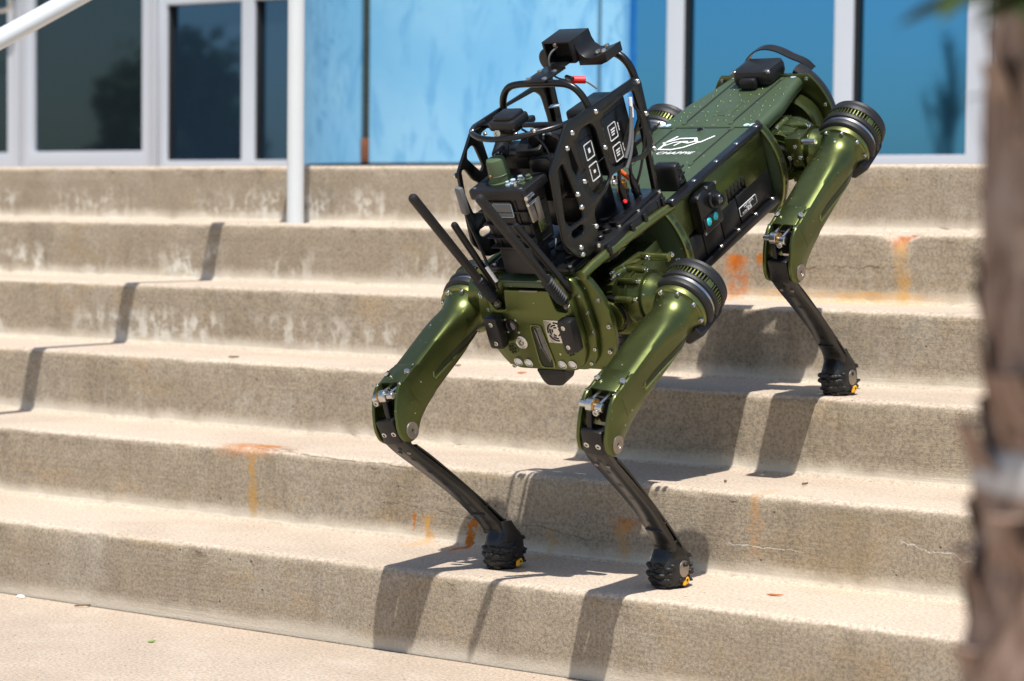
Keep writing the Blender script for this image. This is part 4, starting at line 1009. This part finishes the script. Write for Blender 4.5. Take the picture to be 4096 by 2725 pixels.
# --- payload: base plate, cage, radio case, modules, antennas
pb0 = plate('payload_base', rounded([(.345, -.092), (.600, -.088), (.600, .088), (.345, .092)], .008), [], .008, XY(.010), 'black', robot)
for x, y in [(.36, .08), (.45, .084), (.54, .084), (.59, .078), (.59, -.078), (.59, .02)]: bolt(pb0, (x, y, .014), (0, 0, 1), .0045, .004, 'steel')
cb = plate('connector_block', rounded([(.318, .028), (.318, .104), (.350, .108), (.372, .104), (.392, .108), (.420, .112), (.448, .104), (.468, .110), (.505, .112), (.532, .104), (.540, .028)], .010, 5), [], .034, XY(.006), 'plastic', robot, bev=.003)
for x, y in [(.335, .112), (.40, .114), (.440, .113), (.52, .115), (.345, .108)]: box('clip', V(x, y - .002, .010), (.010, .006, .020), 'plastic', cb, bev=.002)
plate('connector_deck', rounded([(.325, -.02), (.325, .098), (.46, .100), (.46, -.02)], .008), [], .012, XY(.026), 'black', cb, bev=.002)
for x, y, r in [(.478, .082, .011), (.505, .088, .008), (.525, .070, .010), (.49, .05, .012)]:
    lathe('round_connector', (x, y, .022), (0, 0, 1), [(0, r), (.008, r), (.009, r * .8), (.014, r * .8), (.0145, r * .4), (.014, 0)], 'black', cb, 20)
for x, y in [(.325, .098), (.46, .098), (.53, .100), (.40, .100)]: bolt(cb, (x, y, .024), (0, 0, 1), .0045, .004, 'steel')
for x, z1 in [(.390, .070), (.353, .0665)]:
    st = lathe('cable_plug', (x, .074, .022), V(.1, 0, 1), [(0, .0085), (.010, .0085), (.011, .0068), (.018, .0068), (.019, .0080), (.024, .0080), (.025, .0065), (.040, .0065), (.044, .0050), (.052, .0042)], 'black', robot, 20)
    tube('cable', [(x + .005, .074, .070), (x + .006, .078, .095), (x - .015, .088, .14), (x - .035, .100, .175)], .0032, 'black', st, 8, smooth=2)
lathe('brass_connector', (.335, .030, .026), V(-.3, 0, 1), [(0, .011), (.010, .011), (.011, .009), (.020, .009), (.021, .006), (.026, .006)], 'brass', robot, 22)
lathe('brass_connector', (.332, .058, .026), V(-.1, .1, 1), [(0, .008), (.006, .008), (.007, .006), (.016, .006)], 'brass', robot, 22)
lathe('steel_connector', (.318, .012, .040), V(-.2, 0, 1), [(0, .012), (.006, .012), (.008, .009), (.014, .009)], 'steel', robot, 22)
cyl('orange_sleeve', V(.332, .052, .052), V(.340, .036, .076), .0042, 'orange', robot); cyl('red_knob', V(.420, .093, .052), V(.422, .097, .054), .0035, 'red', robot)
cyl('red_knob', V(.336, .060, .044), V(.336, .062, .052), .004, 'yellow', robot)
tube('cable', [(.340, .036, .076), (.350, .02, .12), (.36, -.01, .16), (.40, -.03, .19)], .0025, 'black', robot, 8, smooth=2)

near = [(.528, .245), (.300, .2335), (.294, .220), (.3000, .100), (.340, .095), (.372, .104), (.438, .112), (.452, .104), (.463, .096), (.502, .087), (.515, .078), (.517, .050), (.522, .030), (.548, .018), (.585, .026), (.614, .066), (.609, .118), (.600, .190)]
W1 = rounded([(.424, .2165), (.352, .2190), (.322, .2160), (.318, .160), (.322, .112), (.338, .104), (.372, .112), (.420, .117), (.436, .128), (.437, .150)], .008, 4)
W2 = rounded([(.508, .2135), (.490, .220), (.462, .2180), (.452, .205), (.446, .112), (.462, .103), (.486, .098), (.503, .106), (.507, .125)], .008, 4)
S1 = rounded([(.540, .208), (.531, .206), (.5235, .162), (.529, .156), (.5365, .157), (.542, .170)], .003, 3)
S2 = rounded([(.578, .188), (.562, .191), (.556, .164), (.543, .090), (.550, .083), (.586, .085), (.597, .101)], .006, 4)
S3 = rounded([(.588, .078), (.556, .077), (.549, .069), (.558, .060), (.583, .063), (.590, .071)], .004, 3)
sn = plate('cage_side_plate', rounded(near, [.006, .006, .004, .006, .006, .01, .006, .006, .008, .01, .008, .006, .01, .012, .012, .012, .01, .01], 4), [W1[::-1], W2[::-1], S1[::-1], S2[::-1], S3[::-1]], .0055, XZ(.0955), 'cage', robot, bev=.0010)
for x, z in [(.441, .2285), (.518, .2245), (.305, .164), (.306, .098), (.4415, .163), (.5416, .2075), (.5196, .137), (.546, .126), (.545, .102), (.4416, .098), (.5206, .055), (.575, .0425), (.5754, .030), (.305, .224)]: bolt(sn, (x, .0985, z), (0, 1, 0), .0050, .0045, 'steel', 'bolt', 'dome')
# far plate, more open
f1 = rounded([(.441, .236), (.342, .226), (.325, .210), (.323, .166), (.330, .110), (.345, .104), (.430, .120), (.437, .15)], .008, 4)
f2 = rounded([(.516, .224), (.466, .226), (.452, .205), (.446, .112), (.505, .100), (.510, .125)], .008, 4)
f3 = rounded([(.560, .2145), (.546, .217), (.538, .2105), (.530, .172), (.541, .165), (.567, .2017)], .004, 4)
f4 = rounded([(.590, .190), (.579, .188), (.565, .1605), (.552, .150), (.552, .100), (.590, .110), (.597, .147)], .006, 4)
sf = plate('cage_side_plate', rounded([(a, b) for a, b in near], .008, 4), [f1[::-1], f2[::-1], f3[::-1], f4[::-1], S3[::-1]], .0055, XZ(-.0955), 'cage', robot, bev=.0010)
for x, z in [(.528, .236), (.600, .186), (.596, .100), (.441, .2285)]: bolt(sf, (x, -.0985, z), (0, -1, 0), .0050, .0045, 'steel', 'bolt', 'dome')
# rear legs of the cage
for sg in (1, -1):
    for (a, b) in [((.301, .2255), (.306, .160)), ((.306, .164), (.319, .020))]:
        a, b = V(a[0], sg * .088, a[1]), V(b[0], sg * .088, b[1]); z_ = (b - a).normalized(); x_ = V(0, 1, 0).cross(z_)
        box('cage_upright', (a + b) / 2, (.013, .009, (b - a).length), 'cage', robot, (x_, V(0, 1, 0), z_), bev=.0015)
# hoops
def hoop(x, yr, ztop, zend, r, name='cage_hoop', w2=None):
    pts = [(x, -yr, zend), (x, -yr, ztop - .055), (x, -yr + .006, ztop - .026), (x, -yr + .022, ztop - .006), (x, -yr + .045, ztop), (x, 0, ztop), (x, yr - .045, ztop), (x, yr - .022, ztop - .006), (x, yr - .006, ztop - .026), (x, yr, ztop - .055), (x, yr, zend)]
    return tube(name, pts, r, 'cage', robot, 12, smooth=2)
hA = hoop(.444, .0905, .283, .205, .0062)
hB = tube('cage_hoop', [(.300, -.0905, .200), (.298, -.0905, .240), (.298, -.078, .268), (.298, -.050, .281), (.298, 0, .282), (.298, .045, .281), (.298, .074, .270), (.298, .0890, .245), (.300, .0905, .205)], .0070, 'cage', robot, 12, smooth=2)
lh = tube('cage_front_hoop', [(.500, .0905, .238), (.530, .0905, .243), (.562, .064, .246), (.588, .020, .246), (.588, -.030, .246), (.566, -.070, .246), (.535, -.0905, .243), (.500, -.0905, .238)], .0050, 'cage', robot, 12, smooth=2)
box('cross_bar', V(.508, 0, .236), (.012, .180, .006), 'cage', robot, bev=.0015)
for y in (-.07, -.035, .03, .06): bolt(lh, (.5855 - abs(y) * .35, y, .2500), (0, 0, 1), .0035, .0025, 'steel')
# strap from front hoop to rear hoop carrying the camera box
for p0, p1, w_ in [((.452, 0, .290), (.395, .004, .290), .044), ((.395, .004, .290), (.300, .010, .290), .028)]:
    a, b = Vector(p0), Vector(p1); z_ = (b - a).normalized(); y_ = V(0, 0, 1); x_ = y_.cross(z_)
    br_ = box('top_bracket', (a + b) / 2, (w_, .004, (b - a).length + .004), 'cage', robot, (x_, y_, z_), bev=.001)
for x, y in [(.446, -.016), (.446, .016), (.414, -.014), (.414, .016)]: bolt(br_, (x, y, .292), (0, 0, 1), .0052, .002, 'steel')
cyl('red_clamp', V(.400, .032, .270), V(.384, .052, .262), .0062, 'red', robot); cyl('red_clamp', V(.392, .020, .272), V(.402, .040, .272), .004, 'black', robot)
cyl('yellow_band', V(.418, .018, .272), V(.418, .022, .268), .005, 'yellow', robot)
# camera box: square tube with an open front and a curved foot
cbx = plate('camera_box', [(-.030, .287), (.030, .287), (.030, .327), (-.030, .327)], [[(-.025, .2905), (-.025, .3235), (.025, .3235), (.025, .2905)]], .060, YZ(.340), 'plastic', robot, bev=.0012)
box('camera_box_back', V(.335, 0, .307), (.020, .054, .036), 'dark', cbx, bev=0)
ft = [(.030, .327), (.0315, .312), (.036, .301), (.045, .294), (.058, .292), (.074, .296), (.088, .301), (.088, .284), (.074, .279), (.030, .279)]
plate('camera_box_foot', ft, [], .052, YZ(.335), 'plastic', cbx, bev=.0012)
for x, y in [(.345, .062), (.322, .066), (.352, .080)]: bolt(cbx, (x, y, .2965 + (y - .06) * .25), (0, -.3, 1), .0055, .0025, 'steel')
bolt(cbx, (.3705, -.002, .322), (1, 0, 0), .003, .003, 'dull')
tube('camera_cable', [(.368, .000, .318), (.385, -.010, .310), (.388, -.013, .288), (.388, -.008, .270), (.380, .012, .260), (.372, .040, .258), (.37, .06, .24)], .0018, 'grey', cbx, 8, smooth=2)
lathe('rear_dome', (.318, -.058, .276), (1, 0, 0), [(0, .022), (.006, .022), (.008, .018)], 'plastic', robot, 26)
# GPS puck on the front hoop
gp = plate('gps_antenna', rounded([(-.026, -.027), (.022, -.027), (.027, -.018), (.027, .020), (.020, .027), (-.022, .027), (-.027, .020)], .006), [], .016, (V(.553, .004, .263), V(1, 0, 0), V(0, 1, 0), V(.05, 0, 1).normalized()), 'plastic', robot, bev=.004)
plate('gps_lid', rounded([(-.020, -.021), (.016, -.021), (.021, -.013), (.021, .014), (.015, .021), (-.017, .021), (-.021, .014)], .006), [], .010, (V(.550, .004, .272), V(1, 0, 0), V(0, 1, 0), V(.05, 0, 1).normalized()), 'plastic', gp, bev=.003)
box('gps_foot', V(.556, .004, .250), (.034, .030, .012), 'black', gp, bev=.002); bolt(gp, (.578, -.004, .252), (1, 0, .4), .007, .004, 'steel')
# modules inside the cage
for (x0, x1, z0, z1, y1) in [(.338, .432, .098, .222, .088), (.452, .506, .092, .214, .088)]:
    mo = link('compute_module', plate_me(rounded([(x0, z0), (x1, z0 + .006), (x1, z1 + .004), (x0, z1)], .008), [], .060, V(0, y1 - .030, 0), V(1, 0, 0), V(0, 0, 1), V(0, -1, 0), bev=.004), 'plastic', robot)
    box('module_panel', V((x0 + x1) / 2, y1 + .0004, (z0 + z1) / 2 - .004), (x1 - x0 - .016, .0012, z1 - z0 - .028), 'cage', mo, bev=.0004)
    for zc_ in (.1725, .1345):
        xc = .397 if x0 < .4 else .474
        fr_ = (V(xc, y1 + .0016, zc_), V(-1, 0, 0), V(0, 0, 1), V(0, 1, 0))
        rr = rounded([(-.0125, -.0145), (.0125, -.0145), (.0125, .0145), (-.0125, .0145)], .003); r2 = rounded([(-.0108, -.0128), (.0108, -.0128), (.0108, .0128), (-.0108, .0128)], .002)
        lbl = plate('port_mark', rr, [r2[::-1]], .0006, fr_, 'white', mo, bev=0)
        if x0 < .4:
            for k in range(3): box('port_print', V(xc + .001 * (k - 1), y1 + .0018, zc_ + .004 - k * .0045), (.013 - .002 * k, .0005, .0022), 'white', lbl, bev=0)
            for k in range(3): box('port_print', V(xc - .0185, y1 + .0018, zc_ + .006 - k * .005), (.0022, .0005, .004), 'white', lbl, bev=0)
        else: box('port_print', V(xc, y1 + .0018, zc_), (.006, .0005, .008 if zc_ > .15 else .005), 'white', lbl, bev=0)
tube('tie_wire', [(.40, .1005, .151), (.36, .101, .150), (.335, .1005, .149), (.32, .1005, .150)], .0009, 'black', robot, 6, smooth=1)
tube('tie_wire', [(.52, .1005, .152), (.48, .101, .151), (.45, .1005, .151)], .0009, 'black', robot, 6, smooth=1)
for k, (a, b, c_) in enumerate([(.352, .193, .330), (.356, .176, .345)]):
    tube('white_sleeve', [(a - .005, .106, b + .020), (a, .106, b + .004)], .0034, 'white', robot, 10)
    tube('cable', [(a, .106, b + .006), (a + .012, .106, b - .024), (a + .030, .106, b - .052), (a + .045, .102, b - .070)], .0030, 'grey', robot, 8, smooth=2)
tube('cable', [(.335, .095, .20), (.322, .100, .17), (.325, .100, .13), (.345, .090, .08), (.352, .075, .05)], .0025, 'black', robot, 8, smooth=2)
# jumble of small devices behind the radio case
dev = box('video_transmitter', V(.500, -.030, .178), (.060, .070, .030), 'plastic', robot, bev=.006)
box('device_fin', V(.512, .006, .198), (.040, .050, .018), 'plastic', dev, (V(.9, .1, -.3).normalized(), V(-.1, 1, 0).normalized(), V(.3, 0, .9).normalized()), bev=.004)
cyl('gimbal_camera', V(.520, -.050, .205), V(.548, -.040, .198), .013, 'plastic', robot); lathe('gimbal_lens', (.547, -.0405, .198), V(.95, .3, -.2), [(0, .010), (.005, .008), (.006, 0)], 'lens', robot, 20)
cyl('gimbal_camera', V(.485, .010, .222), V(.525, .020, .214), .010, 'black', robot)
box('cable_bundle', V(.520, .035, .150), (.050, .050, .08), 'black', robot, bev=.010)
box('heat_sink', V(.46, -.03, .125), (.08, .09, .07), 'cage', robot, bev=.004)
box('transmitter_top', V(.47, -.035, .226), (.030, .040, .012), 'plastic', robot, (V(.9, .2, .1).normalized(), V(-.2, .9, 0).normalized(), V(-.1, 0, 1)), bev=.004)
box('blue_tag', V(.43, .010, .236), (.016, .018, .002), 'sticker', robot, (V(.9, .3, .1).normalized(), V(-.3, .9, 0).normalized(), V(0, 0, 1)), bev=0)
tube('cable', [(.535, .030, .240), (.520, .050, .228), (.500, .062, .205), (.50, .06, .16)], .0028, 'grey', robot, 8, smooth=2)
tube('cable', [(.545, .020, .245), (.53, .045, .215), (.545, .065, .185), (.55, .06, .12)], .0020, 'black', robot, 8, smooth=2)
for i in range(5):
    tube('cable', [(.56, -.02 + i * .02, .05), (.575 + rb.uniform(-.01, .015), -.03 + i * .025, .035), (.55, -.05 + i * .03, .022), (.50, -.04 + i * .025, .02)], .0026, 'black', robot, 8, smooth=2)
# radio case
CX = .600
def caseb(z0, z1, hw0, hw1, d0, d1, name, mat_, par, bev):
    vs = []; fs = []
    for z, hw, d in [(z0, hw0, d0), (z1, hw1, d1)]:
        loop = rounded([(CX + .026 - (d1 - d), -hw), (CX + .026 - (d1 - d), hw), (CX + .026 - d1, hw), (CX + .026 - d1, -hw)], .008, 4)
        vs += [V(a, b, z) for a, b in loop]; n_ = len(loop)
    fs = [list(range(n_)), list(range(n_, 2 * n_))] + [(i, (i + 1) % n_, n_ + (i + 1) % n_, n_ + i) for i in range(n_)]
    return link(name, fromlists(vs, fs, ang=40), mat_, par)
case = caseb(.060, .156, .043, .050, .058, .066, 'radio_case', 'plastic', robot, 0)
lid = link('case_lid', plate_me(rounded([(CX - .044, -.058), (CX + .032, -.058), (CX + .032, .058), (CX - .044, .058)], .009), [], .018, V(0, 0, .164), V(1, 0, 0), V(0, 1, 0), V(0, 0, 1), bev=.004), 'plastic', case)
for x, y in [(CX + .022, -.048), (CX + .022, .047), (CX - .034, -.048)]: bolt(lid, (x, y, .1725), (0, 0, 1), .0036, .0018, 'steel')
cfx = lambda z: CX + .026 - (.156 - z) * .083
for z in (.132, .108, .084, .066):
    hw = .0432 + (z - .060) * .073
    box('case_rib', V(CX + .0, 0, z), (.058 + 2 * 0, hw * 2 + .003, .003), 'plastic', case, bev=.001)
    for sg in (1, -1): box('case_rib', V(cfx(z) - .001, sg * (hw - .009), z), (.006, .018, .003), 'plastic', case, bev=.001)
for sg in (1, -1):
    a, b = V(cfx(.152), sg * .030, .152), V(cfx(.062) + .001, sg * .026, .062); z_ = (b - a).normalized(); x_ = V(0, 1, 0).cross(z_)
    box('case_rib', (a + b) / 2, (.004, .004, (b - a).length), 'plastic', case, (x_, V(0, 1, 0), z_), bev=.001)
sx_ = V(.083, 0, 1).normalized(); nx_ = V(1, 0, -.083).normalized()
plate('case_shield', rounded([(-.028, .046), (.028, .046), (.024, -.020), (.010, -.044), (-.010, -.044), (-.024, -.020)], .006), [], .004, (V(cfx(.106) + .0012, -.004, .106), V(0, 1, 0), sx_, nx_), 'plastic', case, bev=.0014)
lp_ = rounded([(-.019, -.012), (.019, -.012), (.019, .012), (-.019, .012)], .003)
plate('case_label', lp_, [], .0012, (V(cfx(.136) + .0042, .004, .136), V(0, 1, 0), sx_, nx_), 'grey', case, bev=.0003)
link('label_edge', tube_me([V(cfx(.136) + .0048, .004 + a, .136 + b) for a, b in lp_], .0007, 6, True), 'sticker', case)
plate('triangle_mark', [(-.006, .003), (.003, .006), (.001, -.008)], [], .0008, (V(cfx(.093) + .0036, -.006, .093), V(0, 1, 0), sx_, nx_), 'white', case, bev=0)
lt = box('latch', V(CX + .019, .0545, .134), (.014, .005, .044), 'dull', case, (V(1, 0, 0), V(0, 1, .08).normalized(), V(0, -.08, 1).normalized()), bev=.0015)
cyl('latch_pin', V(CX + .010, .058, .158), V(CX + .030, .058, .158), .0042, 'steel', lt); cyl('latch_pin', V(CX + .010, .058, .146), V(CX + .030, .058, .146), .0034, 'steel', lt)
box('latch_plate', V(CX + .002, .056, .126), (.016, .003, .040), 'dull', case, bev=.001); box('latch_tail', V(CX + .004, .056, .098), (.016, .003, .020), 'green', case, bev=.001)
dm = lathe('dome_cap', (CX - .006, -.012, .172), (0, 0, 1), [(0, .0215), (.004, .0215), (.005, .0185), (.014, .0182), (.0145, .0188), (.0160, .0188), (.0165, .0180), (.038, .0165), (.042, .0150), (.0435, .011), (.044, 0)], 'dome', case, 40)
lathe('amber_light', (CX + .0115, -.0165, .190), V(1, -.2, 0), [(0, .0028), (.0015, .0022), (.002, 0)], 'brass', dm, 12)
for i, (x, y, r) in enumerate([(.604, .020, .006), (.598, .032, .006), (.606, .040, .005), (.590, .026, .006), (.612, .030, .004), (.586, .040, .006), (.612, .014, .004)]):
    lathe('case_connector', (x, y, .172), V(rb.uniform(-.2, .2), rb.uniform(-.2, .2), 1), [(0, r), (.004, r), (.0045, r * .7), (.009, r * .7), (.010, 0)], ['sticker', 'steel', 'dome'][i % 3], lid, 14)
box('case_foot', V(.598, 0, .038), (.050, .07, .050), 'plastic', robot, bev=.006)
# antennas
def antenna(base, tip, r, spring):
    base, tip = Vector(base), Vector(tip); L = (tip - base).length; d = (tip - base).normalized()
    pr = [(0, r * .55), (.008, r * .55), (.0085, r * 1.05)]
    if spring:
        for i in range(9): s = .014 + i * .0062; pr += [(s, r * 1.0), (s + .0022, r * 1.32), (s + .0044, r * 1.0)]
        pr += [(.074, r * .92)]
    else: pr += [(.035, r * 1.15), (.037, r * .95)]
    pr += [(L - r, r), (L - r * .5, r * .90), (L - r * .15, r * .6), (L, 0)]
    a = lathe('antenna', base, d, pr, 'rubber' if spring else 'plastic', robot, 24)
    lathe('antenna_socket', base - d * .010, d, [(0, .0072), (.006, .0072), (.007, .0055), (.014, .0055)], 'dull', a, 6 if spring else 16)
    return a
for sg in (1, -1):
    antenna((.622, sg * .073, -.040), (.756, sg * .068, .224), .0083, True)
    antenna((.602, sg * .079, -.030), (.682, sg * .063, .138), .0062, False)
# tag, cable and sleeve hanging from the far side
tg_ = box('cable_tag', V(.622, -.082, .150), (.010, .018, .050), 'grey', robot, (V(.9, -.3, 0).normalized(), V(.3, .9, 0).normalized(), V(0, 0, 1)), bev=.004)
tube('cable', [(.622, -.082, .124), (.624, -.078, .100), (.632, -.062, .060), (.640, -.050, .020), (.632, -.052, -.010)], .0026, 'black', tg_, 8, smooth=2)
tube('white_sleeve', [(.640, -.056, .036), (.639, -.044, .008)], .0034, 'white', tg_, 10)
for y in (-.03, .0, .03): cyl('case_strap', V(.615, y, .012), V(.612, y * 1.1, .058), .0035, 'black', robot)
plate('brow_cover', [(-.06, -.06), (.06, -.06), (.05, .01), (-.05, .01)], [], .003, (V(.618, 0, .003), V(0, 1, 0), V(1, 0, 0), V(0, 0, -1)), 'deck', robot)

tube('worn_edge', [(.6270, -.012, -.0150), (.6272, .004, -.0152), (.6270, .026, -.0150)], .0016, 'dull', face, 8)
box('cable_nest', V(.42, .0, .050), (.08, .10, .06), 'black', robot, bev=.012)
